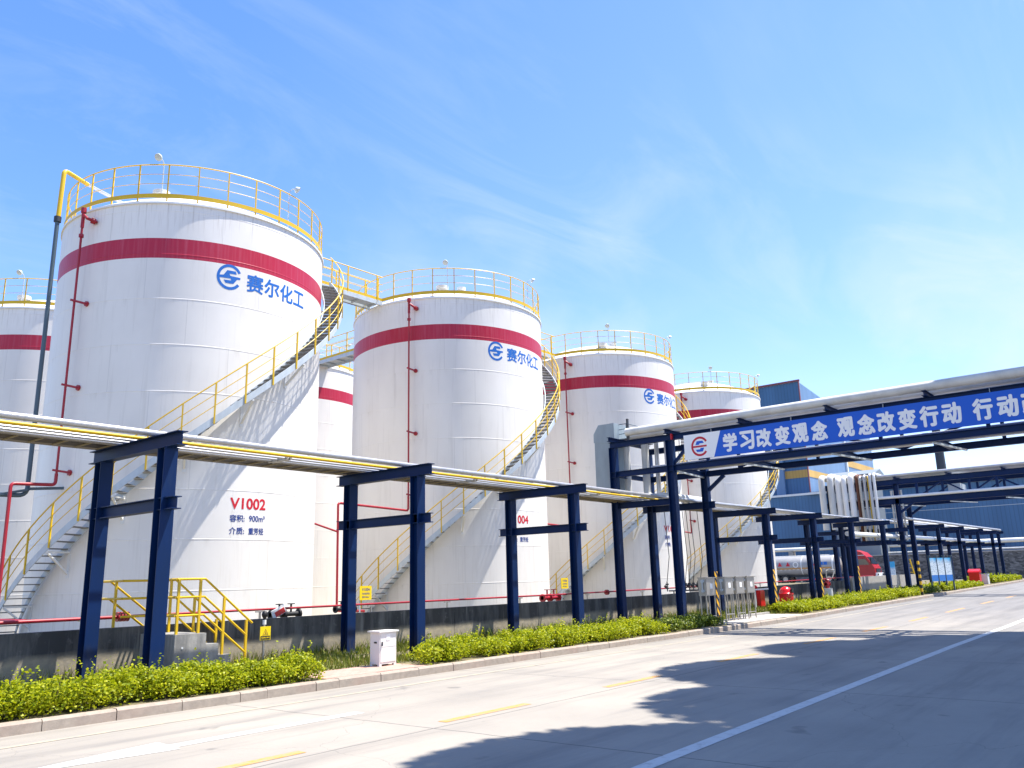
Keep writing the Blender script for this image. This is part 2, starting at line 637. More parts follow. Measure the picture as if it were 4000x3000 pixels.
t = NT('stained_concrete_wall_rack_shade')
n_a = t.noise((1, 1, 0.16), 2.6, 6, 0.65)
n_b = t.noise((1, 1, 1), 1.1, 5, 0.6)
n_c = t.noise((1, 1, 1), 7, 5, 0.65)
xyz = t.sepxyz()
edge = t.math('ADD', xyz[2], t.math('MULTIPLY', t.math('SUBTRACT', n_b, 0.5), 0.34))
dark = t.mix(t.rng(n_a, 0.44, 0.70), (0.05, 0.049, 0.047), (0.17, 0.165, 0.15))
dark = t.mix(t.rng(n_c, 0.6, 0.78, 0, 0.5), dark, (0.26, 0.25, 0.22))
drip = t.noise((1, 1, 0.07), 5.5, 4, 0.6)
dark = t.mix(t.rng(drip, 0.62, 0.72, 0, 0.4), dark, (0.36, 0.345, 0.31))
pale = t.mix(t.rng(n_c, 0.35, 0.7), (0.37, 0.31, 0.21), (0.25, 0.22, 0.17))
col = t.mix(t.rng(edge, 0.36, 0.50), pale, dark)  # rack shadow painted over the stains: dark above, sunlit pale foot below
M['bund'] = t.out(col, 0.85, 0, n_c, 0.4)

t = NT('weathered_concrete')
n_a = t.noise((1, 1, 0.2), 3.2, 6, 0.65)
n_c = t.noise((1, 1, 1), 8, 5, 0.65)
col = t.mix(t.rng(n_a, 0.42, 0.68), (0.20, 0.195, 0.185), (0.42, 0.40, 0.36))
col = t.mix(t.rng(n_c, 0.55, 0.8, 0, 0.5), col, (0.13, 0.125, 0.12))
M['concrete'] = t.out(col, 0.85, 0, n_c, 0.35)

t = NT('light_concrete')
n_a = t.noise((1, 1, 1), 4, 6, 0.65)
M['pad'] = t.out(t.mix(t.rng(n_a, 0.35, 0.7), (0.42, 0.39, 0.35), (0.32, 0.30, 0.27)), 0.85)

t = NT('rubble_stone_wall')
vo = t.n('ShaderNodeTexVoronoi')
vo.inputs['Scale'].default_value = 5.0
mpv = t.n('ShaderNodeMapping')
mpv.inputs['Scale'].default_value = (1, 0.6, 1.3)
t.link(t.tc.outputs['Object'], mpv.inputs[0])
t.link(mpv.outputs[0], vo.inputs['Vector'])
bw = t.n('ShaderNodeRGBToBW')
t.link(vo.outputs['Color'], bw.inputs[0])
n_b = t.noise((1, 1, 1), 0.35, 4)
col = t.mix(t.rng(bw.outputs[0], 0.2, 0.8), (0.06, 0.058, 0.055), (0.20, 0.19, 0.175))
col = t.mix(t.rng(n_b, 0.45, 0.7, 0, 0.6), col, (0.06, 0.055, 0.05))
M['rubble'] = t.out(col, 0.9, 0, bw.outputs[0], 0.6)


def cladding(name, col, pitch=0.42, axis=1):
    t = NT(name)
    xyz = t.sepxyz()
    fr = t.math('FRACT', t.math('DIVIDE', xyz[axis], pitch))
    rib = t.math('ABSOLUTE', t.math('SUBTRACT', fr, 0.5))
    n_a = t.noise((1, 1, 0.05), 0.5, 5, 0.6)
    n_b = t.noise((1, 1, 0.4), 0.12, 3)
    c = t.mix(t.rng(n_a, 0.4, 0.75, 0, 0.55), col, tuple(k * 1.5 + 0.02 for k in col))
    c = t.mix(t.rng(n_b, 0.4, 0.7, 0, 0.4), c, tuple(k * 0.72 for k in col))
    c = t.mix(t.math('MULTIPLY', t.math('LESS_THAN', rib, 0.09), 0.4), c, tuple(k * 0.5 for k in col))
    return t.out(c, 0.45, 0.0, rib, 0.5)


M['clad_y'] = cladding('blue_cladding_front_shaded', (0.035, 0.12, 0.25), 0.5, 1)  # tower front darkened in colour, shade of the side facing away from the sun
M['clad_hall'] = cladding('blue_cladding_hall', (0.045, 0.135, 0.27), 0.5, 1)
M['clad_x'] = cladding('blue_cladding_side_lit', (0.13, 0.23, 0.38), 0.5, 0)  # same blue sheet painted lighter for the sunlit side
M['band_y'] = cladding('ochre_cladding_front_shaded', (0.46, 0.27, 0.06), 0.5, 1)  # ochre band darkened in colour for the shaded front
M['band_x'] = cladding('ochre_cladding_side_lit', (0.62, 0.36, 0.06), 0.5, 0)  # same ochre band painted brighter for the sunlit side
M['trim'] = NT('red_trim').out((0.20, 0.05, 0.06), 0.5)
M['low_roof'] = paint('grey_roof_sheet', (0.20, 0.23, 0.25), 0.5, 0.1, 1)


def leafmat(name, c0, c1, c2, trans=0.35):
    t = NT(name)
    geo = t.n('ShaderNodeNewGeometry')
    v = geo.outputs['Random Per Island']
    a = t.mix(t.rng(v, 0.0, 0.55), c0, c1)
    a = t.mix(t.rng(v, 0.6, 1.0), a, c2)
    t.out(a, 0.5, 0, spec=0.35)
    tr = t.n('ShaderNodeBsdfTranslucent')
    t.link(a, tr.inputs[0])
    mx = t.n('ShaderNodeMixShader')
    mx.inputs[0].default_value = trans
    t.link(t.b.outputs[0], mx.inputs[1])
    t.link(tr.outputs[0], mx.inputs[2])
    t.link(mx.outputs[0], t.t.nodes['Material Output'].inputs[0])
    return t.m


M['leaf'] = leafmat('hedge_leaves', (0.15, 0.21, 0.004), (0.36, 0.40, 0.008), (0.54, 0.53, 0.016), 0.45)
M['leaf_dark'] = leafmat('dark_shrub_leaves', (0.05, 0.09, 0.010), (0.10, 0.15, 0.012), (0.26, 0.29, 0.015), 0.3)
M['tree_leaf'] = leafmat('tree_leaves', (0.04, 0.09, 0.015), (0.07, 0.13, 0.02), (0.09, 0.15, 0.025), 0.2)
M['grass'] = leafmat('grass_blades', (0.09, 0.14, 0.012), (0.17, 0.20, 0.02), (0.34, 0.29, 0.07), 0.3)
M['twig'] = paint('twig_bark', (0.10, 0.07, 0.045), 0.85, 0.2, 8)
t = NT('tree_bark')
n_a = t.noise((1, 1, 0.2), 5, 6, 0.7)
M['bark'] = t.out(t.mix(t.rng(n_a, 0.35, 0.7), (0.10, 0.075, 0.05), (0.20, 0.16, 0.12)), 0.9, 0, n_a, 0.8)

t = NT('hazard_stripes')
xyz = t.sepxyz()
k = t.math('FRACT', t.math('MULTIPLY', t.math('ADD', t.math('MULTIPLY', xyz[0], 1.1), xyz[2]), 3.1))
M['hazard'] = t.out(t.mix(t.math('LESS_THAN', k, 0.5), (0.012, 0.014, 0.03), (0.80, 0.42, 0.01)), 0.45)
t = NT('bollard_bands')
xyz = t.sepxyz()
k = t.math('FRACT', t.math('MULTIPLY', xyz[2], 2.6))
M['bollard'] = t.out(t.mix(t.math('LESS_THAN', k, 0.5), (0.012, 0.012, 0.014), (0.80, 0.45, 0.01)), 0.45)
t = NT('info_board_print')
xyz = t.sepxyz()
n_a = t.noise((1, 1, 1), 2.2, 4)
c = t.mix(t.rng(t.math('ADD', xyz[2], t.math('MULTIPLY', n_a, 0.5)), 1.95, 2.35), (0.58, 0.66, 0.70), (0.02, 0.34, 0.62))
c = t.mix(t.math('LESS_THAN', xyz[2], 1.02), c, (0.012, 0.16, 0.50))
ln = t.math('GREATER_THAN', t.noise((5, 5, 22), 1.0, 2), 0.56)
c = t.mix(t.math('MULTIPLY', ln, t.math('MULTIPLY', t.math('LESS_THAN', xyz[2], 1.9), t.math('GREATER_THAN', xyz[2], 1.1))), c, (0.34, 0.42, 0.48))
M['board'] = t.out(c, 0.3)

# ---------------------------------------------------------------- setting
RZ = -0.15
KY = 12.0            # road-side face of the kerb


def sheet(name, xs, ys, zf, mat, kind='structure'):
    vs = [(x, y, zf(x, y)) for y in ys for x in xs]
    n = len(xs)
    fs = [(j * n + i, j * n + i + 1, (j + 1) * n + i + 1, (j + 1) * n + i) for j in range(len(ys) - 1) for i in range(n - 1)]
    me = bpy.data.meshes.new(name)
    me.from_pydata(vs, [], fs)
    me.materials.append(mat)
    o = bpy.data.objects.new(name, me)
    COL.objects.link(o)
    o['kind'] = kind
    return o


XS = [-900, -300, -60, -20, 0, 10, 20, 30, 40, 50, 60, 70, 80, 90, 94.7, 100, 110, 140, 300, 900, 1600]


def ground_z(x, y):
    if y < KY + 0.055:
        return gz(x) + RZ - 0.02
    return gz(x)


# ground drops under the road and under the cross road at the far end
sheet('ground', [x for x in XS if x <= 94.7], [-900, -300, -60, -20, 0, 6, KY + 0.05, KY + 0.06, 30, 60, 120, 300, 900], ground_z, M['soil'])
sheet('far_ground', [94.7, 94.71, 100, 111, 140, 300, 900, 1600], [-900, -300, -60, -20, 0, 6, KY + 0.06, 30, 60, 120, 300, 900],
      lambda x, y: gz(x) + (RZ - 0.02 if x > 94.705 or y < KY + 0.055 else 0), M['soil'])
rx = [-60, -20, 0, 10, 20, 30, 40, 50, 60, 70, 80, 90, 94.7, 111.9]
sheet('road', rx, [-60, -20, 0, 6, KY], lambda x, y: gz(x) + RZ, M['road'])
sheet('cross_road', [94.72, 100, 111.9], [KY, 30, 90], lambda x, y: gz(x) + RZ, M['road'])

# kerb stones as one strip with chamfered edge and open joints
mb = MB()
x = -20.0
while x < 94.3:
    L = 0.98 if random.random() < 0.85 else 0.5
    y0 = KY + random.uniform(-0.006, 0.006)
    zt = gz(x + L / 2) + 0.004 + random.uniform(-0.005, 0.005)
    zb = gz(x) + RZ - 0.03
    mb.prism([(y0, zb), (y0 + 0.004, zt - 0.03), (y0 + 0.03, zt), (y0 + 0.15, zt), (y0 + 0.15, zb)],
             lambda u, v, a=x + 0.006: (a, u, v), lambda u, v, a=x + L - 0.006: (a, u, v))
    x += L
# rounded far corner
for i in range(7):
    a0 = -PI / 2 + i * (PI / 2) / 7
    a1 = a0 + (PI / 2) / 7 - 0.02
    zt = gz(94.5)
    pts = []
    for a in (a0, a1):
        for r in (0.55, 0.40):
            pts.append((94.2 + r * math.cos(a), 12.55 + r * math.sin(a)))
    p = [pts[0], pts[2], pts[3], pts[1]]
    mb.prism(p, lambda u, v: (u, v, zt + RZ - 0.03), lambda u, v: (u, v, zt))
mb.build('kerb', M['kerb'], kind='structure')


def quadmark(name, poly, mat, dz=0.004):
    vs = [(a, b, gz(a) + RZ + dz) for a, b in poly]
    V, Fs = tri_poly([[(a, b) for a, b in poly]])
    me = bpy.data.meshes.new(name)
    me.from_pydata(vs, [], Fs)
    me.materials.append(mat)
    o = bpy.data.objects.new(name, me)
    COL.objects.link(o)
    o['kind'] = 'structure'
    return o


xs = [-10, 0, 8, 15, 22, 30, 40, 50, 60, 70, 80, 90]
lw = [(x, 4.2 + 0.02 * min(max(x, 0), 25)) for x in xs]
me_v = []
for x, y in lw:
    me_v += [(x, y - 0.09, gz(x) + RZ + 0.004), (x, y + 0.09, gz(x) + RZ + 0.004)]
me = bpy.data.meshes.new('edge_line')
me.from_pydata(me_v, [], [(2 * i, 2 * i + 2, 2 * i + 3, 2 * i + 1) for i in range(len(lw) - 1)])
me.materials.append(M['line_white'])
o = bpy.data.objects.new('edge_line', me)
COL.objects.link(o)
o['kind'] = 'structure'
for a, b in ((0.4, 2.6), (4.3, 6.0), (8.2, 10.0), (12.1, 13.9), (16.6, 18.6), (21.6, 23.9), (26.6, 29.0), (32.0, 34.4), (37.6, 41.0), (45, 48), (52, 55)):
    y = 7.86 if a < 15 else 7.98
    quadmark('centre_dash', [(a, y - 0.075), (b, y - 0.075), (b, y + 0.075), (a, y + 0.075)], M['line_yellow'])
me_v = []
for x in xs:
    me_v += [(x, 11.10, gz(x) + RZ + 0.004), (x, 11.20, gz(x) + RZ + 0.004)]
me = bpy.data.meshes.new('faded_edge_line')
me.from_pydata(me_v, [], [(2 * i, 2 * i + 2, 2 * i + 3, 2 * i + 1) for i in range(7)])
me.materials.append(M['line_faint'])
o = bpy.data.objects.new('faded_edge_line', me)
COL.objects.link(o)
o['kind'] = 'structure'
quadmark('turn_arrow', [(8.2, 9.36), (8.2, 9.56), (5.40, 9.56), (5.42, 9.84), (3.45, 9.47), (5.36, 9.22), (5.38, 9.36)], M['line_white'])

def strip(name, pts, w, mat, dz):
    vs = []
    for i, (x, y) in enumerate(pts):
        a = Vector((pts[min(i + 1, len(pts) - 1)][0] - pts[max(i - 1, 0)][0], pts[min(i + 1, len(pts) - 1)][1] - pts[max(i - 1, 0)][1], 0)).normalized()
        vs += [(x + a.y * w / 2, y - a.x * w / 2, gz(x) + RZ + dz), (x - a.y * w / 2, y + a.x * w / 2, gz(x) + RZ + dz)]
    me = bpy.data.meshes.new(name)
    me.from_pydata(vs, [], [(2 * i, 2 * i + 1, 2 * i + 3, 2 * i + 2) for i in range(len(pts) - 1)])
    me.materials.append(mat)
    o = bpy.data.objects.new(name, me)
    COL.objects.link(o)
    o['kind'] = 'structure'


M['rubber_mark'] = NT('faint_tyre_rubber').out((0.12, 0.115, 0.11), 0.8)
# paved strip beside the cabinet and concrete pad under the electrical boxes
mb = MB().box(9.75, 12.25, KY + 0.152, 13.25, -0.05, 0.012)
mb.build('pavement', M['paver'], kind='structure')
mb = MB().box(26.6, 33.2, KY + 0.152, 13.6, -0.05, 0.03)
mb.box(30.6, 33.4, 13.62, 13.74, -0.05, 0.11)
mb.build('concrete_pad', M['pad'], kind='structure')

# ---------------------------------------------------------------- storage tanks
TR, TH = 4.55, 13.85
EMB_S = [(-.47, .12), (-.2, .52), (.47, .515), (.57, .285), (-.02, .265), (.06, .11), (.88, .077), (.86, -.08), (.61, -.11), (.33, -.49), (-.29, -.5), (-.45, -.26), (.157, -.24), (.08, -.1), (-.8, -.115), (-.8, .077)]


def on_tank(V, th0, z0, r=TR + 0.012):
    """flat (u,v) metres -> on the shell; u runs along increasing angle"""
    out = []
    for u, v in V:
        a = R(th0) + u / TR
        out.append((r * math.cos(a), r * math.sin(a), z0 + v))
    return out


def slice_flat(V, Fs, step=0.07):
    """cut flat triangles into narrow columns so that they follow the shell's curve"""
    bm = bmesh.new()
    vs = [bm.verts.new((a, b, 0)) for a, b in V]
    for f in Fs:
        try:
            bm.faces.new([vs[i] for i in f])
        except ValueError:
            pass
    u = min(a for a, b in V) + step
    while u < max(a for a, b in V):
        bmesh.ops.bisect_plane(bm, geom=bm.verts[:] + bm.edges[:] + bm.faces[:], plane_co=(u, 0, 0), plane_no=(1, 0, 0))
        u += step
    bm.verts.index_update()
    out = [(v.co.x, v.co.y) for v in bm.verts], [tuple(v.index for v in f.verts) for f in bm.faces]
    bm.free()
    return out


def tank_text(parent, name, body, size, th0, z0, h, w, mat, offset):
    V, Fs, tw, thh = text_polys(body, size, 0)
    V = [(a * w / tw, b * h / thh) for a, b in V]
    V, Fs = slice_flat(V, Fs)
    V, Fs, K = bold(V, Fs, offset * size / 0.6)
    pts = [on_tank([v], th0, z0, TR + 0.003 + 0.0003 * k)[0] for v, k in zip(V, K)]
    mb = MB().add(pts, Fs)
    return raw(mb, name, mat, parent)


def raw(mb, name, mat, parent):
    """local-coordinate build (no parent offset)"""
    me = bpy.data.meshes.new(name)
    me.from_pydata(mb.v, [], mb.f)
    me.materials.append(mat)
    o = bpy.data.objects.new(name, me)
    COL.objects.link(o)
    o.parent = parent
    return o


def pol(r, deg, z):
    return (r * math.cos(R(deg)), r * math.sin(R(deg)), z)


def build_tank():
    T = thing('storage_tank', 'x', 'storage tank')
    # shell with weld beads
    prof = [(TR, 0)]
    for k in range(1, 10):
        z = 0.06 + 1.5 * k
        if z > 13.7:
            break
        prof += [(TR, z - 0.022), (TR + 0.0045, z - 0.008), (TR + 0.0045, z + 0.008), (TR, z + 0.022)]
    prof += [(TR, TH)]
    mb = MB().lathe(prof, 160)
    mb.build('shell', M['tank'], T, smooth=10)
    # domed roof
    Rs = (4.6 ** 2 + 1.45 ** 2) / (2 * 1.45)
    pr = []
    for i in range(13):
        r = 4.60 * (1 - i / 12)
        pr.append((max(r, 0.001), TH + 0.004 + math.sqrt(Rs * Rs - r * r) - (Rs - 1.45)))
    mb = MB().lathe([(4.4, TH - 0.06), (4.60, TH - 0.06)] + pr, 96)
    roof = mb.build('roof', M['roof'], T, smooth=40)
    mb = MB().lathe([(0.001, 0.55), (0.28, 0.5), (0.28, 0.36), (0.16, 0.33), (0.16, 0)], 16, pol(3.55, -141, TH + 0.35))
    mb.build('roof_vent', M['offwhite'], roof, smooth=40)
    mb = MB().lathe([(0.001, 0.42), (0.2, 0.42), (0.2, 0.3), (0.12, 0.27), (0.12, 0)], 14, pol(2.2, -120, TH + 0.9))
    mb.build('roof_vent', M['offwhite'], roof, smooth=40)
    # roof railing
    rr = 4.50
    zb = TH + 0.22

    def ringpts(z):
        return [pol(rr, 360 * i / 120, z) for i in range(120)]
    mb = MB()
    for z, r in ((zb + 1.14, 0.021), (zb + 0.80, 0.011), (zb + 0.46, 0.011)):
        mb.tube(ringpts(z), r, 6, closed=True)
    rail = mb.build('railing', M['yellow'], T, smooth=40)
    mb = MB().lathe([(rr + 0.045, zb - 0.06), (rr + 0.045, zb + 0.09), (rr + 0.037, zb + 0.09), (rr + 0.037, zb - 0.06), (rr + 0.045, zb - 0.06)], 120)
    mb.build('toe_board', M['yellow'], rail, smooth=30)
    pm = MB().bar(pol(rr, 0, TH - 0.03), pol(rr, 0, zb + 1.14), 0.04, 0.042, (1, 0, 0))
    p0 = pm.build('post', M['yellow'], rail)
    p0.rotation_euler.z = R(-133.3)
    for k in range(1, 30):
        p = p0.copy()
        COL.objects.link(p)
        p.parent = rail
        p.rotation_euler.z = R(-133.3 + 12 * k)
    # flood lamps on the roof edge
    for a, rr2, hh, hd in ((-137.0, 4.2, 1.55, 205), (-79.0, 4.42, 1.5, -40)):
        z0 = TH + 0.12
        pts = [pol(rr2, a, z0), pol(rr2, a, z0 + hh - 0.25)]
        d = Vector((math.cos(R(hd)), math.sin(R(hd)), 0))
        e = Vector(pts[-1])
        pts += [e + Vector((0, 0, 0.18)) + d * 0.03, e + Vector((0, 0, 0.25)) + d * 0.12, e + Vector((0, 0, 0.25)) + d * 0.2]
        mb = MB().tube(pts, 0.018, 6)
        lp = mb.build('flood_lamp', M['steel_white'], T, smooth=40)
        c = e + Vector((0, 0, 0.24)) + d * 0.27
        mb = MB().lathe([(0.001, -0.09), (0.07, -0.08), (0.13, 0.02), (0.13, 0.05), (0.001, 0.06)], 14)
        rot = Vector((d.x * 0.75, d.y * 0.75, -0.66)).to_track_quat('Z', 'Y').to_matrix()
        mb.v = [tuple(rot @ Vector(v) + c) for v in mb.v]
        mb.build('lamp_head', M['steel_white'], lp, smooth=40)
    # foam / fire riser
    fr = -166.9
    mb = MB().tube([pol(4.85, fr, 4.9), pol(4.85, fr, 13.45)], 0.036, 10)
    mb.tube([pol(4.85, fr, 13.1), pol(4.85, fr, 13.62)], 0.055, 10)
    mb.tube([pol(4.85, fr, 13.62), pol(4.85, fr, 13.78)], 0.085, 10)
    mb.tube([pol(4.85, fr, 12.76), pol(4.85, fr, 12.86)], 0.075, 10)
    mb.tube([pol(4.85, fr, 13.55), pol(4.85, fr + 2.4, 13.38), pol(4.56, fr + 3.6, 13.34)], 0.05, 10)
    mb.tube([pol(4.72, fr + 2.6, 13.36), pol(4.6, fr + 3.4, 13.34)], 0.095, 10)
    riser = mb.build('foam_riser', M['red'], T, smooth=40)
    for z in (10.6, 7.85, 5.2):
        mb = MB().bar(pol(4.98, fr - 0.3, z), pol(TR + 0.02, fr + 2.5, z - 0.06), 0.05, 0.06)
        mb.tube([pol(TR + 0.06, fr + 2.5, z - 0.06), pol(TR + 0.0, fr + 2.6, z - 0.06)], 0.09, 8)
        mb.build('bracket', M['red'], riser, smooth=40)
    # staircase
    ri, ro = 4.67, 5.35
    TH0 = -199.8        # angle at z = 0
    K = 0.0743          # metres per degree
    def sz(a):
        return (a - TH0) * K
    mb = MB()
    A0, A1 = TH0 + 2, -13.0
    n = 74
    for r in (ri, ro):
        vs = []
        for i in range(n + 1):
            a = A0 + (A1 - A0) * i / n
            for dr, dz in ((-0.012, -0.13), (0.012, -0.13), (0.012, 0.11), (-0.012, 0.11)):
                vs.append(pol(r + dr, a, sz(a) + dz))
        fs = []
        for i in range(n):
            for k2 in range(4):
                l = (k2 + 1) % 4
                fs.append((i * 4 + k2, i * 4 + l, i * 4 + 4 + l, i * 4 + 4 + k2))
        fs += [(3, 2, 1, 0), tuple(n * 4 + k2 for k2 in range(4))]
        mb.add(vs, fs)
    stair = mb.build('staircase', M['steel_white'], T, smooth=40)
    # treads: open grating plate with a nosing
    tb = MB()
    tb.box(ri + 0.015, ri + 0.035, -0.125, 0.125, -0.035, 0)
    tb.box(ro - 0.035, ro - 0.015, -0.125, 0.125, -0.035, 0)
    for k2 in range(7):
        yy = -0.125 + k2 * 0.0385
        tb.box(ri + 0.036, ro - 0.036, yy, yy + 0.018, -0.03, -0.002)
    tread0 = raw(tb, 'tread', M['grating'], stair)
    nt = 68
    step = (A1 - TH0 - 6) / nt
    for k2 in range(nt):
        tr = tread0 if k2 == 0 else tread0.copy()
        if k2:
            COL.objects.link(tr)
            tr.parent = stair
        a = TH0 + 4 + step * k2
        tr.location = (0, 0, sz(a))
        tr.rotation_euler.z = R(a)
    # stair handrail on the outer side
    mb = MB()
    for dz, r in ((1.16, 0.022), (0.80, 0.013), (0.44, 0.013)):
        pts = []
        for i in range(n + 1):
            a = A0 + (A1 - A0) * i / n
            pts.append(pol(ro + 0.02, a, sz(a) + dz))
        mb.tube(pts, r, 6)
    hr = mb.build('handrail', M['yellow'], stair, smooth=40)
    pm = MB().bar(pol(ro + 0.022, 0, -0.12), pol(ro + 0.022, 0, 1.16), 0.045, 0.045, (1, 0, 0))
    sp0 = raw(pm, 'post', M['yellow'], stair)
    a = -188.6
    first = True
    while a < A1:
        p = sp0 if first else sp0.copy()
        if not first:
            COL.objects.link(p)
            p.parent = stair
        p.location = (0, 0, sz(a))
        p.rotation_euler.z = R(a)
        first = False
        a += 9.65
    # triangular brackets carrying the stair
    a = -181.0
    while a < A1:
        mb = MB()
        z = sz(a) - 0.17
        mb.bar(pol(TR, a, z), pol(ro, a, z), 0.07, 0.05)
        mb.bar(pol(ro - 0.03, a, z - 0.02), pol(TR + 0.02, a, z - 0.62), 0.06, 0.05)
        mb.bar(pol(TR + 0.012, a, z + 0.08), pol(TR + 0.012, a, z - 0.74), 0.10, 0.02, (math.cos(R(a)), math.sin(R(a)), 0))
        mb.build('stair_bracket', M['white'], stair)
        a += 20.5
    # emblem and company lettering
    V, Fs = tri_poly(ring_polys(0.78, 1.0, R(27), R(325)))
    V2, F2 = tri_poly([EMB_S])
    o_ = len(V)
    V = [(a * 0.405, b * 0.44) for a, b in V + V2]
    Fs = Fs + [tuple(i + o_ for i in f) for f in F2]
    V, Fs = slice_flat(V, Fs)
    mb = MB().add(on_tank(V, -107.0, 11.5, TR + 0.0035), Fs)
    raw(mb, 'emblem', M['blue_letter'], T)
    for ch, th in (('赛', -99.6), ('尔', -91.5), ('化', -83.4), ('工', -75.3)):
        w = 0.58
        tank_text(T, 'company_letter', ch, 0.6, th, 11.14 if ch != '工' else 11.19, 0.60 if ch != '工' else 0.52, w, M['blue_letter'], 0.016)
    return T, stair, riser


def tank_marks(T, code):
    if code:
        tank_text(T, 'tank_number', code, 0.44, -101.6, 4.0, 0.33, 1.2, M['red_letter'], 0.018)
        tank_text(T, 'capacity_line', '容积:', 0.24, -101.6, 3.60, 0.21, 0.48, M['navy_letter'], 0.011)
        tank_text(T, 'capacity_figure', '900m³', 0.24, -93.6, 3.62, 0.18, 0.56, M['navy_letter'], 0.011)
        tank_text(T, 'medium_line', '介质:', 0.24, -101.6, 3.22, 0.21, 0.48, M['navy_letter'], 0.011)
        tank_text(T, 'medium_name', '重芳烃', 0.24, -93.6, 3.22, 0.20, 0.53, M['navy_letter'], 0.011)


TG = 'white storage tanks with a red band'
T1, STAIR, RISER = build_tank()
tank_xy = [(15.29, 27.22), (28.25, 26.52), (40.97, 26.14), (53.67, 26.03), (16.4, 41.3), (29.5, 41.25)]
tank_h = [1.0, 0.997, 0.99, 0.985, 1.0, 1.0]
tank_lab = ['nearest and largest looking white tank marked V1002 with blue emblem and red band',
            'white tank marked V1004, second from the left in the front row',
            'white banded tank right behind the grey boxed duct of the bridge',
            'farthest white banded tank beside the blue factory block, its base behind the rack posts',
            'white banded tank cut off by the left edge of the photo, behind the nearest tank',
            'white banded tank mostly hidden in the gap between the two nearest tanks']
stair_rot = [0, 9.6, 11.6, 11.0, 0, 0]
riser_rot = [0, 9.6, -1.4, 3, 0, 0]
mark_rot = [0, -2.3, -1.6, -2.0, 0, 0]
tanks = [T1]
for i in range(1, 6):
    tanks.append(copy_tree(T1))
for i, T in enumerate(tanks):
    T.location = (*tank_xy[i], gz(tank_xy[i][0]) * 0)
    T.scale = (1, 1, tank_h[i])
    T['label'] = tank_lab[i]
    T['group'] = TG
    tank_marks(T, ('V1002', 'V1004', 'V1006', 'V1008', '', '')[i])
    for ch in list(T.children):
        nm = ch.name.split('.')[0]
        if nm in ('staircase',):
            if i >= 4:
                for g2 in list(ch.children):
                    bpy.data.objects.remove(g2)
                bpy.data.objects.remove(ch)
            else:
                ch.rotation_euler.z = R(stair_rot[i])
                ch.location.z = -0.02 * i
        elif nm == 'foam_riser':
            ch.rotation_euler.z = R(riser_rot[i])
        elif nm in ('emblem', 'company_letter', 'tank_number', 'capacity_line', 'capacity_figure', 'medium_line', 'medium_name'):
            if i >= 3 and nm in ('emblem', 'company_letter') or (i == 3 and nm not in ('emblem', 'company_letter')):
                bpy.data.objects.remove(ch)
            else:
                ch.rotation_euler.z = R(mark_rot[i])
bpy.context.view_layer.update()


def walkway(p, q, w, label, posts=3):
    """gangway with side rails from p to q (top of deck)"""
    p = Vector(p); q = Vector(q)
    d = (q - p).normalized()
    s = d.cross(Vector((0, 0, 1))).normalized()
    W = thing('walkway', label, 'walkway', ((p + q) / 2), 'gangways joining the tank roofs')
    mb = MB().bar(p - Vector((0, 0, 0.03)), q - Vector((0, 0, 0.03)), w - 0.12, 0.05)
    L = (q - p).length
    k = 0.0
    while k < L:
        c = p + d * k - Vector((0, 0, 0.1))
        mb.bar(c - s * (w / 2 - 0.07), c + s * (w / 2 - 0.07), 0.05, 0.08)
        k += 0.9
    mb.build('deck', M['steel_white'], W)
    for sg in (-1, 1):
        mb = MB().bar(p + s * (sg * w / 2) - Vector((0, 0, 0.09)), q + s * (sg * w / 2) - Vector((0, 0, 0.09)), 0.05, 0.2)
        mb.build('side_channel', M['steel_white'], W)
        mb = MB()
        o_ = s * (sg * w / 2)
        mb.bar(p + o_ + Vector((0, 0, 0.085)), q + o_ + Vector((0, 0, 0.085)), 0.012, 0.13)
        for dz, r in ((1.16, 0.024), (0.8, 0.014), (0.45, 0.014)):
            mb.tube([p + o_ + Vector((0, 0, dz)), q + o_ + Vector((0, 0, dz))], r, 6)
        rl = mb.build('railing', M['yellow'], W, smooth=40)
        for k in range(posts):
            c = p + o_ + d * (L * (0.08 + 0.84 * k / (posts - 1)))
            MB().bar(c - Vector((0, 0, 0.1)), c + Vector((0, 0, 1.16)), 0.05, 0.05).build('post', M['yellow'], rl)
    return W


walkway((19.95, 26.95, 14.0), (23.75, 26.75, 13.97), 0.85, 'gangway with yellow rails from the nearest tank to the V1004 tank')
walkway((28.55, 36.9, 13.95), (28.45, 30.95, 13.95), 0.9, 'gangway with yellow rails running back from behind the V1004 tank')
walkway((32.85, 26.5, 13.9), (36.4, 26.35, 13.85), 0.85, 'gangway partly hidden behind the top of the V1004 spiral stair')
walkway((45.55, 26.3, 13.8), (49.1, 26.2, 13.75), 0.85, 'small distant gangway between the third tank and the farthest tank')

# dark pipe rising beside the nearest tank, yellow at its top
P = thing('riser_pipe', 'tall dark pipe with yellow top beside the left edge of the nearest tank', 'pipe', (9.95, 26.5, 0))
MB().tube(elbowed([(6.2, 27.1, 4.43), (9.95, 26.5, 4.43), (9.95, 26.5, 13.3)], 0.25), 0.065, 10).build('lower_pipe', M['pipe_teal'], P, smooth=40)
MB().tube(elbowed([(9.96, 26.5, 13.3), (9.99, 26.5, 15.05), (10.9, 26.85, 15.0)], 0.16), 0.07, 10).build('upper_pipe', M['yellow'], P, smooth=40)
MB().tube([(9.95, 26.5, 13.2), (9.95, 26.5, 13.38)], 0.11, 10).build('flange', M['dark_steel'], P, smooth=40)
MB().tube([(10.9, 26.85, 15.0), (12.6, 27.4, 14.98)], 0.06, 10).build('roof_pipe', M['silver'], P, smooth=40)
mb = MB().bar((9.95, 26.35, 4.62), (11.2, 26.2, 4.72), 0.08, 0.08)
mb.bar((9.2, 26.6, 4.42), (9.95, 26.4, 4.6), 0.07, 0.07)
mb.build('bracket', M['pipe_teal'], P)
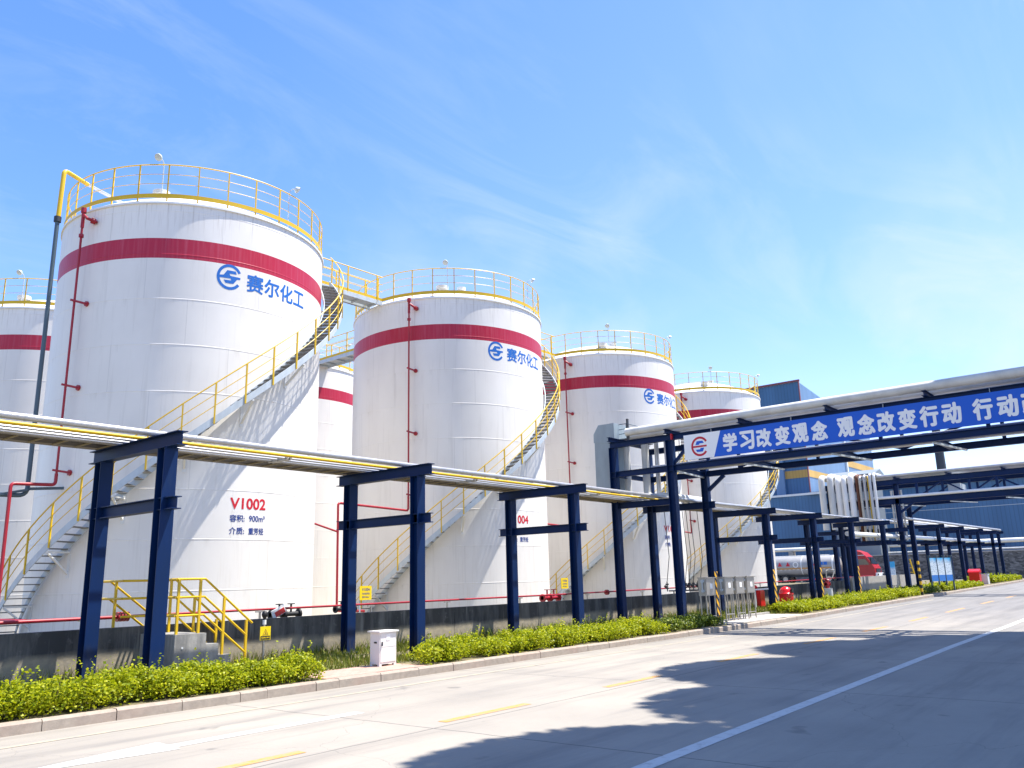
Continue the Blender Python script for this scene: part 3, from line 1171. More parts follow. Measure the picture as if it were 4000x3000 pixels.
# red branch pipes leaving the foam risers
q1 = Vector(tank_xy[0]) ; a = R(-166.9)
pr = (15.29 + 4.85 * math.cos(a), 27.22 + 4.85 * math.sin(a))
o = MB().tube(elbowed([(pr[0], pr[1], 5.1), (pr[0], pr[1], 4.76), (9.31, 26.0, 4.70), (9.33, 26.0, 0.9), (9.33, 24, 0.9)], 0.12), 0.05, 10).build('branch_pipe', M['red'], None, smooth=40)
tag(o, 'red branch pipe stepping down left of the nearest tank', 'pipe', 'red branch pipes of the tanks')
a = R(-157.3)
pr = (28.25 + 4.85 * math.cos(a), 26.52 + 4.85 * math.sin(a))
o = MB().tube(elbowed([(pr[0], pr[1], 5.1), (pr[0], pr[1], 4.52), (20.0, 24.5, 4.62), (20.05, 24.5, 0.7), (20.05, 23, 0.7)], 0.12), 0.045, 10).tube([(20.0, 24.5, 3.55), (18.9, 24.5, 3.82)], 0.035, 8).build('branch_pipe', M['red'], None, smooth=40)
tag(o, 'red branch pipe bent down between the nearest tank and the V1004 tank', 'pipe', 'red branch pipes of the tanks')
a = R(-168.3)
pr = (40.97 + 4.85 * math.cos(a), 26.14 + 4.85 * math.sin(a))
o = MB().tube(elbowed([(pr[0], pr[1], 5.1), (pr[0], pr[1], 4.3), (33.2, 24.8, 4.35), (33.2, 24.8, 0.7)], 0.12), 0.045, 10).build('branch_pipe', M['red'], None, smooth=40)
tag(o, 'red branch pipe bent down between the V1004 tank and the third tank', 'pipe', 'red branch pipes of the tanks')
a = R(-163.9)
pr = (53.67 + 4.85 * math.cos(a), 26.03 + 4.85 * math.sin(a))
o = MB().tube(elbowed([(pr[0], pr[1], 5.1), (pr[0], pr[1], 4.3), (46.6, 24.3, 4.35), (46.6, 24.3, 0.7)], 0.12), 0.045, 10).build('branch_pipe', M['red'], None, smooth=40)
tag(o, 'small red branch pipe bent down in front of the farthest tank', 'pipe', 'red branch pipes of the tanks')


# ---------------------------------------------------------------- pipe rack portals
NY, FY = 13.83, 16.22
RG = 'navy steel portal frames of the pipe rack'


def hcol(mb, x, y, z0, z1, s=0.25):
    """H column, flanges facing the road and the tanks"""
    tf = 0.016
    mb.box(x - s / 2, x + s / 2, y - s / 2, y - s / 2 + tf, z0, z1)
    mb.box(x - s / 2, x + s / 2, y + s / 2 - tf, y + s / 2, z0, z1)
    mb.box(x - 0.006, x + 0.006, y - s / 2 + tf, y + s / 2 - tf, z0, z1)
    return mb


def portal():
    Pn = thing('pipe_rack_portal', 'x', 'portal frame', (0, 0, 0), RG)
    for y in (NY, FY):
        p = hcol(MB(), 0, y, -0.1, 4.05).box(-0.14, 0.14, y - 0.14, y + 0.14, 4.052, 4.064).build('post', M['navy'], Pn)
        MB().box(-0.2, 0.2, y - 0.2, y + 0.2, -0.05, 0.03).build('base_plate', M['navy'], p)
    MB().ibeam((0, 13.36, 4.192), (0, 16.68, 4.192), 0.2, 0.25).build('cap_beam', M['navy'], Pn)
    MB().ibeam((0, 13.40, 3.07), (0, 16.66, 3.07), 0.17, 0.22).build('cross_beam', M['navy'], Pn)
    return Pn


frame_x = [1.2, 7.43, 13.64, 20.05, 34.47, 40.25, 46.06, 52.0, 66.2, 73.0, 80.9, 87.5, 91.0]
frame_lab = {7.43: 'nearest navy portal frame, two lit blue posts at the left beside the yellow stile rails',
             13.64: 'navy portal frame standing behind the cream cabinet on the grass',
             20.05: 'navy portal frame rising from the long hedge in front of the red V1004 number',
             34.47: 'navy portal frame with yellow hazard stripes beside the steel electrical boxes',
             40.25: 'navy portal frame with hazard stripes between the round red bin and the white drum',
             46.06: 'navy portal frame with hazard stripes just right of the white drum hydrant',
             52.0: 'navy portal frame left of the striped bollard, in front of the red truck cab',
             66.2: 'distant navy portal frame rising behind the info board',
             73.0: 'distant navy portal frame between the info board and the red bins',
             80.9: 'distant navy portal frame rising behind the two red bins',
             87.5: 'second last navy portal frame of the rack, near the far road corner',
             91.0: 'last navy portal frame at the far end of the rack',
             1.2: 'navy portal frame just outside the left edge of the photo'}
proto = portal()
for i, x in enumerate(frame_x):
    f = proto if i == 0 else copy_tree(proto)
    f.location = (x, 0, gz(x) + (0.18 if x > 60 else 0))
    f['label'] = frame_lab[x]
    if x in (34.47, 40.25, 46.06):
        MB().box(x - 0.12, x + 0.12, NY - 0.131, NY - 0.128, gz(x) + 0.15, gz(x) + 1.75).build('hazard_plate', M['hazard'], f)
bpy.context.view_layer.update()

# pipes on the rack
XP = [-15, 0, 10, 20, 30, 40, 50, 56]


def rackpipe(name, label, y, z, r, mat, xs=XP, n=10, group='pipes along the top of the rack', cat='pipe'):
    mb = MB().tube([(x, y, z + gz(x)) for x in xs], r, n)
    if r > 0.04 and mat is not M['yellow']:
        xx = xs[0] + 0.7
        while xx < xs[-1]:
            mb.tube([(xx, y, z + gz(xx)), (xx + 0.04, y, z + gz(xx + 0.04))], r + 0.004, n)
            xx += 1.5
    o = mb.build(name, mat, None, smooth=40)
    return tag(o, label, cat, group)


rackpipe('rack_pipe', 'thick silver clad pipe along the road edge of the rack top', 14.30, 4.385, 0.058, M['silver'])
rackpipe('rack_pipe', 'bright yellow gas pipe running beside the thick silver rack pipe', 14.75, 4.352, 0.034, M['yellow'], [-15, 0, 10, 20, 27.5])
for y, lab in ((15.05, 'thin silver pipe next to the yellow rack pipe'), (15.33, 'middle one of the thin silver pipes on the rack'), (15.55, 'thin silver rack pipe beside the cable ladder')):
    rackpipe('rack_pipe', lab, y, 4.345, 0.026, M['silver'])
rackpipe('rack_pipe', 'weathered pale pipe on the far rack stretch, underside lit cream', 14.6, 4.38, 0.05, M['offwhite'], [28.9, 35, 42, 50, 56])
rackpipe('rack_pipe', 'second weathered pale pipe on the far rack stretch', 14.85, 4.38, 0.05, M['offwhite'], [28.9, 35, 42, 50, 56])
# small clamps around the thin pipes
for x in (10.8, 17.0, 23.2):
    o = MB().box(x - 0.02, x + 0.02, 14.98, 15.68, 4.31, 4.40).box(x + 0.08, x + 0.12, 14.98, 15.68, 4.31, 4.40).build('pipe_clamp', M['stainless'])
    tag(o, {10.8: 'pipe clamp across the thin rack pipes right of the nearest frame', 17.0: 'pipe clamp across the thin rack pipes right of the cabinet frame', 23.2: 'pipe clamp across the thin rack pipes left of the pipe bridge'}[x], 'clamp', 'clamps across the thin rack pipes')
# cable ladder
LD = thing('cable_ladder', 'dark cable ladder with rungs along the tank side of the rack', 'cable ladder', (20, 16.1, 4.3))
mb = MB()
for y in (15.70, 16.42):
    for a, b in zip(XP[:-1], XP[1:]):
        mb.bar((a, y, 4.37 + gz(a)), (b, y, 4.37 + gz(b)), 0.02, 0.1)
mb.build('side_rail', M['ladder_steel'], LD)
mb = MB()
for a, b in zip(XP[:-1], XP[1:]):
    for y in (15.76, 15.84, 15.92, 16.0, 16.10, 16.21, 16.33):
        mb.bar((a, y, 4.378 + gz(a)), (b, y, 4.378 + gz(b)), 0.075, 0.05)
mb.build('cables', M['cable'], LD)
rest = MB()
r0 = None
x = -14.5
while x < 55.5:
    if 4.0 < x < 45.9:
        if r0 is None:
            r0 = MB().bar((x, 15.71, 4.335 + gz(x)), (x, 16.41, 4.335 + gz(x)), 0.03, 0.025).build('rung', M['rung'], LD)
            rx0 = x
        else:
            q = r0.copy()
            COL.objects.link(q)
            q.parent = LD
            q.location = (x - rx0, 0, gz(x))
    else:
        rest.bar((x, 15.71, 4.335 + gz(x)), (x, 16.41, 4.335 + gz(x)), 0.03, 0.025)
    x += 0.42
rest.build('rungs', M['rung'], LD, kind='stuff')
XF = [57, 64, 72, 80, 92]
for y, z, r, mm, lab in ((13.75, 4.62, 0.1, 'silver', 'bright silver pipe on the far rack stretch beyond the second bridge'), (14.5, 4.6, 0.07, 'white', 'thinner white pipe on the far rack stretch beyond the second bridge'), (15.4, 4.6, 0.12, 'silver', 'back silver pipe on the far rack stretch beyond the second bridge')):
    rackpipe('far_rack_pipe', lab, y, z, r, M[mm], XF, group='pipes on the far rack stretch')
for y, z, r, lab in ((14.2, 3.30, 0.13, 'pale pipe on the lower beams of the far rack stretch'),):
    rackpipe('far_rack_pipe', lab, y, z + 0.18, r, M['white'], [46.5, 57, 64, 72, 80, 92], group='pipes on the far rack stretch')

# ---------------------------------------------------------------- pipe bridge over the road
BX0, BX1 = 26.3, 28.9
YE = -6.0
B = thing('pipe_bridge', 'navy pipe bridge crossing the road and carrying the blue slogan banner', 'pipe bridge', (27.6, 13.8, 0))
for x, y, zt in ((BX0, NY, 6.365), (BX1, NY, 6.365), (BX0, FY, 6.365), (BX1, FY, 6.365)):
    p = hcol(MB(), x, y, -0.1, zt, 0.26).build('post', M['navy'], B)
    MB().box(x - 0.2, x + 0.2, y - 0.2, y + 0.2, -0.05, 0.045).build('base_plate', M['navy'], p)
MB().box(BX1 - 0.125, BX1 + 0.125, NY - 0.137, NY - 0.133, 0.1, 1.75).build('hazard_plate', M['hazard'], B)
for x in (BX0, BX1):
    MB().ibeam((x, 16.36, 6.475), (x, YE, 6.475), 0.2, 0.21).build('top_chord', M['navy'], B)
    MB().ibeam((x, 16.36, 5.36), (x, YE, 5.36), 0.18, 0.21).build('bottom_chord', M['navy'], B)
yb = 16.2
ys = []
while yb > YE:
    ys.append(yb)
    yb -= 2.87
for y in [16.2, 13.83, 11.05, 8.15, 5.27, 2.4, -0.5, -3.4]:
    MB().ibeam((BX0 - 0.35, y, 6.665), (BX1 + 0.1, y, 6.665), 0.13, 0.16).build('cross_beam', M['navy'], B)
    MB().ibeam((BX0 + 0.1, y, 5.36), (BX1 - 0.1, y, 5.36), 0.13, 0.16).build('cross_beam', M['navy'], B)
for y in (12.4, 9.5, 6.7, 3.8, 1.0, -2):
    MB().box(BX1 - 0.05, BX1 + 0.05, y - 0.05, y + 0.05, 5.47, 6.368).build('upright', M['navy'], B)
    MB().box(BX0 - 0.05, BX0 + 0.05, y - 0.05, y + 0.05, 5.47, 6.368).build('upright', M['navy'], B)
for y in (12.18, 9.36, 6.5, 3.62, 0.7):
    MB().box(BX0 - 0.1, BX0 - 0.012, y - 0.006, y + 0.006, 6.388, 6.562).build('stiffener', M['steel_white'], B)
for y0, y1 in ((13.6, 14.06), (11.1, 10.94), (8.2, 7.93), (5.28, 5.08), (2.4, 2.2)):
    MB().bar((BX0, y0, 5.23), (BX1, y1 - 0.2, 5.23), 0.06, 0.05).build('brace', M['steel_white'], B)
for x in (BX1,):
    MB().bar((x, 13.7, 4.75), (x, 13.05, 5.25), 0.12, 0.12).build('knee_brace', M['navy'], B)
MB().bar((BX0, 13.75, 5.5), (BX0, 12.9, 6.3), 0.1, 0.1).build('knee_brace', M['navy'], B)
MB().bar((BX1, 12.4, 5.5), (BX1, 9.5, 6.35), 0.09, 0.09).build('diagonal', M['navy'], B)
MB().bar((BX1, 6.7, 5.5), (BX1, 9.5, 6.35), 0.09, 0.09).build('diagonal', M['navy'], B)
MB().bar((BX1, 6.7, 5.5), (BX1, 3.8, 6.35), 0.09, 0.09).build('diagonal', M['navy'], B)
MB().ibeam((BX1, 13.5, 4.192), (BX1, 16.6, 4.192), 0.2, 0.25).build('rack_beam', M['navy'], B)
MB().ibeam((BX0 - 0.02, NY + 0.14, 4.192), (BX0 - 0.02, FY - 0.14, 4.192), 0.18, 0.22).build('rack_beam', M['navy'], B)
MB().box(BX0 - 0.13, BX0 + 0.13, NY - 0.15, NY - 0.1, 6.37, 6.58).build('painted_joint', M['banner_red'], B)

# pipes lying on the bridge
mb = MB().tube([(BX0 - 0.02, 15.6, 6.895), (BX0 - 0.02, YE, 6.915)], 0.148, 18)
for k in range(20):
    yk = 15.0 - k * 1.0
    mb.tube([(BX0 - 0.02, yk, 6.897), (BX0 - 0.02, yk - 0.05, 6.897)], 0.152, 18)
o = mb.build('bridge_pipe', M['offwhite'], None, smooth=40)
tag(o, 'big white insulated pipe on the near edge of the bridge above the banner', 'pipe', 'pipes on the bridge deck')
for x, z, r, lab in ((27.0, 6.87, 0.12, 'white pipe in the middle of the bridge deck'), (27.6, 6.84, 0.09, 'silver pipe in the middle of the bridge deck'), (28.3, 6.87, 0.12, 'white pipe on the far side of the bridge deck')):
    o = MB().tube([(x, 15.9, z), (x, YE, z)], r, 12).build('bridge_pipe', M['offwhite' if r > 0.1 else 'silver'], None, smooth=40)
    tag(o, lab, 'pipe', 'pipes on the bridge deck')
for x, z, r, lab in ((26.8, 5.53, 0.08, 'lower silver pipe inside the bridge behind the banner'), (27.4, 5.55, 0.1, 'lower white pipe inside the bridge behind the banner'), (28.2, 5.53, 0.08, 'lower silver pipe on the far side inside the bridge')):
    o = MB().tube([(x, 14.9, z), (x, YE, z)], r, 12).build('bridge_pipe', M['silver' if r < 0.1 else 'offwhite'], None, smooth=40)
    tag(o, lab, 'pipe', 'pipes on the bridge deck')

# vertical pipes between the bridge and the rack
for i, (x, y, r, mm, zt, lab) in enumerate(((27.2, 16.18, 0.125, 'offwhite', 6.78, 'white insulated down pipe beside the grey duct'),
                                            (27.2, 15.38, 0.14, 'offwhite', 6.80, 'widest white down pipe in the middle of the bridge end'),
                                            (27.5, 15.05, 0.085, 'silver', 6.7, 'silver down pipe beside the widest white down pipe'),
                                            (27.3, 14.55, 0.06, 'silver', 6.7, 'thin silver down pipe next to the near bridge post'),
                                            (27.6, 14.75, 0.03, 'stainless', 6.7, 'thinnest steel down pipe next to the near bridge post'))):
    ye = 13.95 if r > 0.1 else 14.2
    zb = 4.47 + 0.02 * i
    pts = elbowed([(x, y - 0.9, zt), (x, y, zt), (x, y, zb), (x, 14.62 + 0.3 * i - 0.3 * (i > 0), zb), (29.8 + i, 14.62 + 0.3 * i - 0.3 * (i > 0), zb)], 0.26, 6) if r > 0.1 else [(x, y, zt), (x, y, zb - 0.05)]
    o = MB().tube(pts, r, 16).build('down_pipe', M[mm], None, smooth=50)
    tag(o, lab, 'pipe', 'pipes coming down from the road bridge')

# grey boxed duct with chamfered elbow at the bridge end
D = thing('insulated_duct', 'grey boxed duct with chamfered top elbow at the tank end of the bridge', 'duct', (27.0, 16.85, 0))
mb = MB()
w0, w1 = 26.55, 27.75
mb.prism([(16.5, 4.75), (17.22, 4.85), (17.2, 7.02), (16.98, 7.36), (16.3, 7.36), (16.3, 6.7), (16.5, 6.55)],
         lambda u, v: (w0, u, v), lambda u, v: (w1, u, v))
mb.build('casing', M['duct'], D)
mb = MB()
mb.prism([(16.47, 6.62), (17.23, 6.72), (17.22, 7.05), (16.99, 7.385), (16.29, 7.385), (16.29, 6.72)],
         lambda u, v: (w0 - 0.015, u, v), lambda u, v: (w1 + 0.015, u, v))
mb.build('elbow_cover', M['duct'], D)
# service platform rails beside the duct
Q = thing('service_platform', 'small grey railed platform beside the duct on the bridge end', 'platform', (28, 16.4, 7))
mb = MB().box(26.9, 28.9, 15.95, 16.75, 6.76, 6.80)
mb.build('deck', M['grating'], Q)
mb = MB()
for z in (6.98, 7.16, 7.36):
    mb.tube([(26.9, 15.95, z), (26.9, 16.75, z), (28.9, 16.75, z)], 0.014, 6)
    mb.tube([(26.9, 15.95, z), (28.9, 15.95, z)], 0.014, 6)
for x, y in ((26.9, 15.95), (27.9, 15.95), (28.9, 15.95), (27.9, 16.75), (28.9, 16.75)):
    mb.bar((x, y, 6.8), (x, y, 7.37), 0.03, 0.03)
mb.build('railing', M['pipe_teal'], Q)
mb = MB().box(26.34, 26.42, 15.55, 15.62, 6.6, 7.42)
mb.build('post', M['dark_steel'], Q)

# banner
BN = thing('slogan_banner', 'long blue banner with white slogan characters and white emblem end hung on the bridge', 'banner', (26.1, 8, 5.6))
bxp = BX0 - 0.16
MB().box(bxp, bxp + 0.03, -4.0, 13.2, 5.56, 6.44).build('panel', M['banner_blue'], BN)


def on_banner(V, y0, z0, x=bxp - 0.004):
    return [(x, y0 - u, z0 + v) for u, v in V]


V, Fs = tri_poly([[(0, 0), (1.10, 0), (1.40, 0.876), (0, 0.876)]])
MB().add(on_banner(V, 13.198, 5.562, bxp - 0.003), Fs).build('white_end', M['banner_white'], BN)
V, Fs = tri_poly(ring_polys(0.78, 1.0, R(30), R(322)) + [[(-.8, -.09), (.8, -.09), (.8, .09), (-.8, .09)]])
MB().add(on_banner([(a * 0.325, b * 0.345) for a, b in V], 12.60, 5.985, bxp - 0.007), Fs).build('emblem_ring', M['banner_red'], BN)
V, Fs = tri_poly([[(-.5, .17), (-.32, .55), (.35, .55), (.5, .30), (.0, .30), (-.08, .17)], [(.5, -.17), (.32, -.55), (-.35, -.55), (-.5, -.30), (.0, -.30), (.08, -.17)]])
MB().add(on_banner([(a * 0.325, b * 0.345) for a, b in V], 12.60, 5.985, bxp - 0.007), Fs).build('emblem_core', M['banner_blue'], BN)
for ch, yc in (('学', 11.48), ('习', 10.87), ('改', 10.29), ('变', 9.66), ('观', 9.07), ('念', 8.46), ('观', 7.64), ('念', 7.03), ('改', 6.45), ('变', 5.85), ('行', 5.25), ('动', 4.65), ('行', 3.85), ('动', 3.23), ('改', 2.64)):
    V, Fs, tw, th = text_polys(ch, 0.6)
    w = 0.46
    h = 0.58
    V = [((a / tw - 0.5) * w, b / th * h) for a, b in V]
    V, Fs, K = bold(V, Fs, 0.027)
    MB().add([on_banner([v], yc, 5.70, bxp - 0.005 - 0.0004 * k)[0] for v, k in zip(V, K)], Fs).build('slogan_character', M['banner_white'], BN)

# ---------------------------------------------------------------- second, distant truss bridge
CX0, CX1 = 56.25, 58.9
g0 = gz(57.5)
B2 = thing('truss_bridge', 'distant navy truss bridge with open diagonals crossing the road in front of the blue factory', 'truss bridge', (57.6, 13.8, 0))
for x in (CX0, CX1):
    for y in (NY, FY + 1.8):
        hcol(MB(), x, y, -0.05 + g0, 7.0 if x == CX0 or y > 15 else 5.75, 0.28).build('post', M['navy'], B2)
    MB().ibeam((x, 18.6, 7.08), (x, -12, 7.22), 0.2, 0.34).build('top_chord', M['navy'], B2)
    MB().ibeam((x, 18.6, 5.88), (x, -12, 5.98), 0.2, 0.36).build('bottom_chord', M['navy'], B2)
    MB().bar((x, 13.7, 5.2), (x, 12.9, 5.75), 0.14, 0.14).build('knee_brace', M['navy'], B2)
    yy = 12.6
    sgn = 1
    while yy > -11:
        MB().box(x - 0.06, x + 0.06, yy - 0.07, yy + 0.07, 6.07, 6.93).build('upright', M['navy'], B2)
        a, b = (6.1, 6.9) if sgn > 0 else (6.9, 6.1)
        MB().bar((x, yy - 0.1, a), (x, yy - 1.38, b), 0.09, 0.09).build('diagonal', M['navy'], B2)
        yy -= 1.48
        sgn = -sgn
for y in (16, 13.83, 10.8, 7.8, 4.8, 1.8, -1.2):
    MB().ibeam((CX0 - 0.3, y, 7.34), (CX1 + 0.3, y, 7.36), 0.14, 0.16).build('cross_beam', M['navy'], B2)
    MB().bar((CX0, y, 5.66), (CX1, y - 1.0, 5.66), 0.07, 0.06).build('brace', M['steel_white'], B2)
for x, z, r, mm, lab in ((56.25, 6.15, 0.09, 'white', 'white pipe along the lower chord of the distant truss bridge'), (56.3, 7.53, 0.11, 'silver', 'silver pipe on the near top edge of the distant truss bridge'), (57.3, 7.56, 0.15, 'silver', 'middle silver pipe on top of the distant truss bridge'), (58.4, 7.56, 0.15, 'silver', 'far silver pipe on top of the distant truss bridge')):
    o = MB().tube([(x - 0.16 if mm == 'white' else x, 17.0 if mm == 'white' else 15.4, z), (x - 0.16 if mm == 'white' else x, -12, z + 0.12)], r, 12).build('bridge_pipe', M[mm], None, smooth=40)
    tag(o, lab, 'pipe', 'pipes on the distant truss bridge')
o = MB().box(56.6, 58.3, 10.2, 10.9, 6.07, 6.75).build('pipe_insulation_box', M['steel_white'])
tag(o, 'small grey insulation box inside the distant truss bridge', 'box')
spec = [(18.25, 0.20, 'offwhite', 7.75, 'leftmost wide white pipe of the tall pipe cluster'), (17.72, 0.21, 'offwhite', 7.8, 'second wide white pipe from the left in the tall pipe cluster'),
        (17.25, 0.22, 'white', 7.62, 'third white pipe from the left in the tall pipe cluster'), (16.82, 0.16, 'white', 7.65, 'white pipe left of the widest right white pipe in the cluster'),
        (16.40, 0.20, 'white', 7.75, 'white pipe beside the rusty pipe in the tall cluster'), (16.05, 0.11, 'brown', 7.72, 'rusty brown pipe in the tall pipe cluster'),
        (15.80, 0.09, 'stainless', 7.6, 'steel grey pipe right of the rusty pipe in the cluster'), (15.56, 0.10, 'silver', 7.65, 'silver pipe left of the yellow pipe in the cluster'),
        (15.36, 0.055, 'yellow', 7.62, 'thin yellow pipe in the tall pipe cluster'), (15.18, 0.09, 'silver', 7.7, 'silver pipe right of the yellow pipe in the cluster'),
        (14.95, 0.09, 'white', 7.72, 'rightmost white pipe of the tall pipe cluster')]
for i, (y, r, mm, zt, lab) in enumerate(spec):
    x = 55.6 + 0.12 * (i % 3)
    pts = elbowed([(x, y, 3.45 if i > 3 else 4.3), (x, y, zt), (x + 1.6, y, zt)], max(0.28, r * 1.6), 6)
    o = MB().tube(pts, r, 14).build('cluster_pipe', M[mm], None, smooth=50)
    tag(o, lab, 'pipe', 'tall pipes at the end of the distant bridge')
for i in range(5):
    y = 14.75 - i * 0.16
    o = MB().tube([(58.6, y, 3.5), (58.6, y, 6.8)], 0.055, 8).build('thin_pipe', M['offwhite' if i != 3 else 'yellow'], None, smooth=40)
    tag(o, 'thin %s upright pipe behind the distant bridge post' % ('pale' if i != 3 else 'yellow'), 'pipe', 'thin upright pipes behind the distant bridge post')
o = MB().ibeam((55.2, 19, 3.3), (55.2, 13.4, 3.3), 0.2, 0.25).ibeam((56.0, 19, 4.1), (56.0, 13.4, 4.1), 0.2, 0.25).build('pipe_support', M['navy'])
tag(o, 'navy cross beams carrying the feet of the tall pipe cluster', 'beam')

# ---------------------------------------------------------------- bund wall, stile, fire main
W = thing('bund_wall', 'long low stained dark concrete bund wall with painted-in shade in front of the tanks', 'wall', (30, 16.85, 0))
mb = MB()
xsw = [-12, 6, 18, 30, 42, 54, 62.0]
for a, b in zip(xsw[:-1], xsw[1:]):
    a_ = a + (0.012 if a > -12 else 0)
    vs = [(a_, 16.75, -0.1), (b, 16.75, -0.1), (b, 16.98, -0.1), (a_, 16.98, -0.1),
          (a_, 16.75, 0.9 + gz(a)), (b, 16.75, 0.9 + gz(b)), (b, 16.98, 0.9 + gz(b)), (a_, 16.98, 0.9 + gz(a))]
    mb.add(vs, [(0, 3, 2, 1), (4, 5, 6, 7), (0, 1, 5, 4), (1, 2, 6, 5), (2, 3, 7, 6), (3, 0, 4, 7)])
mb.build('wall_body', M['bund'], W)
o = MB().box(54.3, 62.0, 16.60, 16.745, 0.0, 1.05 + gz(58)).box(62.1, 71, 16.75, 16.98, -0.05, 1.3).build('end_wall', M['pad'])
tag(o, 'pale concrete end stretch of the bund wall behind the striped frame posts', 'wall')

S = thing('stile', 'concrete stile steps with yellow pipe rails over the bund wall', 'stile', (9.0, 15.9, 0))
MB().box(8.70, 9.36, 15.42, 16.745, -0.1, 0.755).build('block', M['concrete'], S)
MB().box(9.362, 9.64, 15.42, 16.745, -0.1, 0.54).build('step', M['concrete'], S)
MB().box(9.642, 9.93, 15.42, 16.745, -0.1, 0.31).build('step', M['concrete'], S)
MB().tube([(8.86, 15.41, 0.50), (8.86, 15.45, 0.50)], 0.02, 8).build('pipe_stub', M['paper'], S)
for yr, nm in ((15.5, 0), (16.62, 1)):
    mb = MB()
    for dz in (1.045, 0.70, 0.35):
        mb.tube([(8.2 if nm else 8.72, yr, 0.755 + dz), (9.32, yr, 0.755 + dz), (10.33 + (0.12 if dz > 1 else 0), yr, -0.06 + dz - (0.1 if dz > 1 else 0))], 0.024, 8)
    if nm == 0:
        for dz in (1.045, 0.70, 0.35):
            mb.tube([(8.72, yr, 0.755 + dz), (8.72, 16.62, 0.755 + dz)], 0.024, 8)
    rl = mb.build('railing', M['yellow'], S, smooth=40)
    for x, z0, z1 in ((8.76, 0.75, 1.8), (9.22, 0.75, 1.8), (9.77, 0.3, 1.42), (10.31, 0.0, 0.96)):
        MB().bar((x, yr, z0), (x, yr, z1), 0.045, 0.045).build('post', M['yellow'], rl)
# far-side stair down into the bund
mb = MB()
for dz in (1.045, 0.7):
    mb.tube([(8.2, 17.9, 0.755 + dz), (8.2, 16.62, 0.755 + dz)], 0.024, 8)
    mb.tube([(8.22, 17.2, 0.755 + dz), (9.6, 17.6, -0.15 + dz)], 0.024, 8)
for x, y in ((8.2, 17.9), (8.2, 16.9)):
    mb.bar((x, y, 0.0), (x, y, 1.8), 0.045, 0.045)
mb.build('back_railing', M['yellow'], S, smooth=40)

F_ = thing('fire_main', 'long red fire water pipe on small stands behind the bund wall', 'fire main', (20, 17.5, 0))
MB().tube([(x, 17.5, 1.08 + gz(x) * 0.8) for x in (-10, 8.6)], 0.037, 10).build('pipe', M['red'], F_, smooth=40)
MB().tube([(x, 17.5, 1.09 + gz(x) * 0.8) for x in (8.7, 24, 40, 62)], 0.028, 10).build('pipe', M['red'], F_, smooth=40)
for x in (4.5, 5.9, 7.9, 12, 15.5, 18.5, 22, 26, 30, 36, 42, 48):
    z = 1.04 + gz(x) * 0.8
    MB().bar((x, 17.5, 0), (x, 17.5, z), 0.04, 0.04).bar((x - 0.12, 17.5, z), (x + 0.12, 17.5, z), 0.05, 0.03).build('stand', M['stainless'], F_)
for x in (5.1, 8.55, 14.8, 27.3):
    mb = MB()
    for k in range(4 if x == 8.55 else 2):
        mb.tube([(x + k * 0.07, 17.5, 1.085), (x + k * 0.07 + 0.03, 17.5, 1.085)], 0.1, 14)
    mb.build('flange', M['red'], F_, smooth=40)


def valve(loc, s, label, mat='red'):
    V_ = thing('fire_valve', label, 'valve', loc, 'valves behind the bund wall')
    x, y, z = loc
    MB().tube([(x - 0.5 * s, y, z), (x + 0.5 * s, y, z)], 0.07 * s, 10).tube([(x - 0.5 * s, y, z), (x - 0.44 * s, y, z)], 0.14 * s, 12).tube([(x + 0.44 * s, y, z), (x + 0.5 * s, y, z)], 0.14 * s, 12).tube([(x - 0.08 * s, y, z), (x, y, z)], 0.14 * s, 12).build('body', M[mat], V_, smooth=40)
    for dx in (-0.2 * s, 0.2 * s):
        b = MB().tube([(x + dx, y, z), (x + dx, y, z + 0.28 * s)], 0.03 * s, 8).build('stem', M[mat], V_, smooth=40)
        MB().lathe([(0.09 * s, -0.012), (0.11 * s, -0.012), (0.11 * s, 0.012), (0.09 * s, 0.012), (0.09 * s, -0.012)], 14, (x + dx, y, z + 0.28 * s)).bar((x + dx - 0.1 * s, y, z + 0.28 * s), (x + dx + 0.1 * s, y, z + 0.28 * s), 0.015, 0.015).build('handwheel', M['dark_steel'] if mat != 'red' else M[mat], V_, smooth=40)
    MB().bar((x, y, 0), (x, y, z), 0.05, 0.05).build('leg', M['stainless'], V_)


valve((24.4, 18.0, 0.98), 1.0, 'red flanged valve pair above the bund wall right of the V1004 tank')
valve((4.9, 18.2, 1.05), 0.8, 'red valve pair at the left edge behind the bund wall')
valve((38.4, 16.45, 0.98), 0.9, 'red valve group beside the steel electrical boxes')
valve((13.3, 18.3, 0.92), 0.9, 'black valve pair between the nearest tank and the V1004 tank', 'black')
valve((15.1, 18.1, 0.98), 0.7, 'small black valve pair just right of the gap between the two nearest tanks', 'black')
# small red notice lying by the tank foot
o = MB().prism([(12.15, 0.86), (12.5, 1.02), (12.42, 1.2), (12.07, 1.04)], lambda u, v: (u, 17.15, v), lambda u, v: (u, 17.17, v)).build('notice_plate', M['paper'])
tag(o, 'small tilted red and white notice plate at the foot of the nearest tank', 'notice')
MB().prism([(12.22, 0.9), (12.48, 1.02), (12.42, 1.13), (12.16, 1.01)], lambda u, v: (u, 17.145, v), lambda u, v: (u, 17.149, v)).build('red_field', M['bright_red'], o)

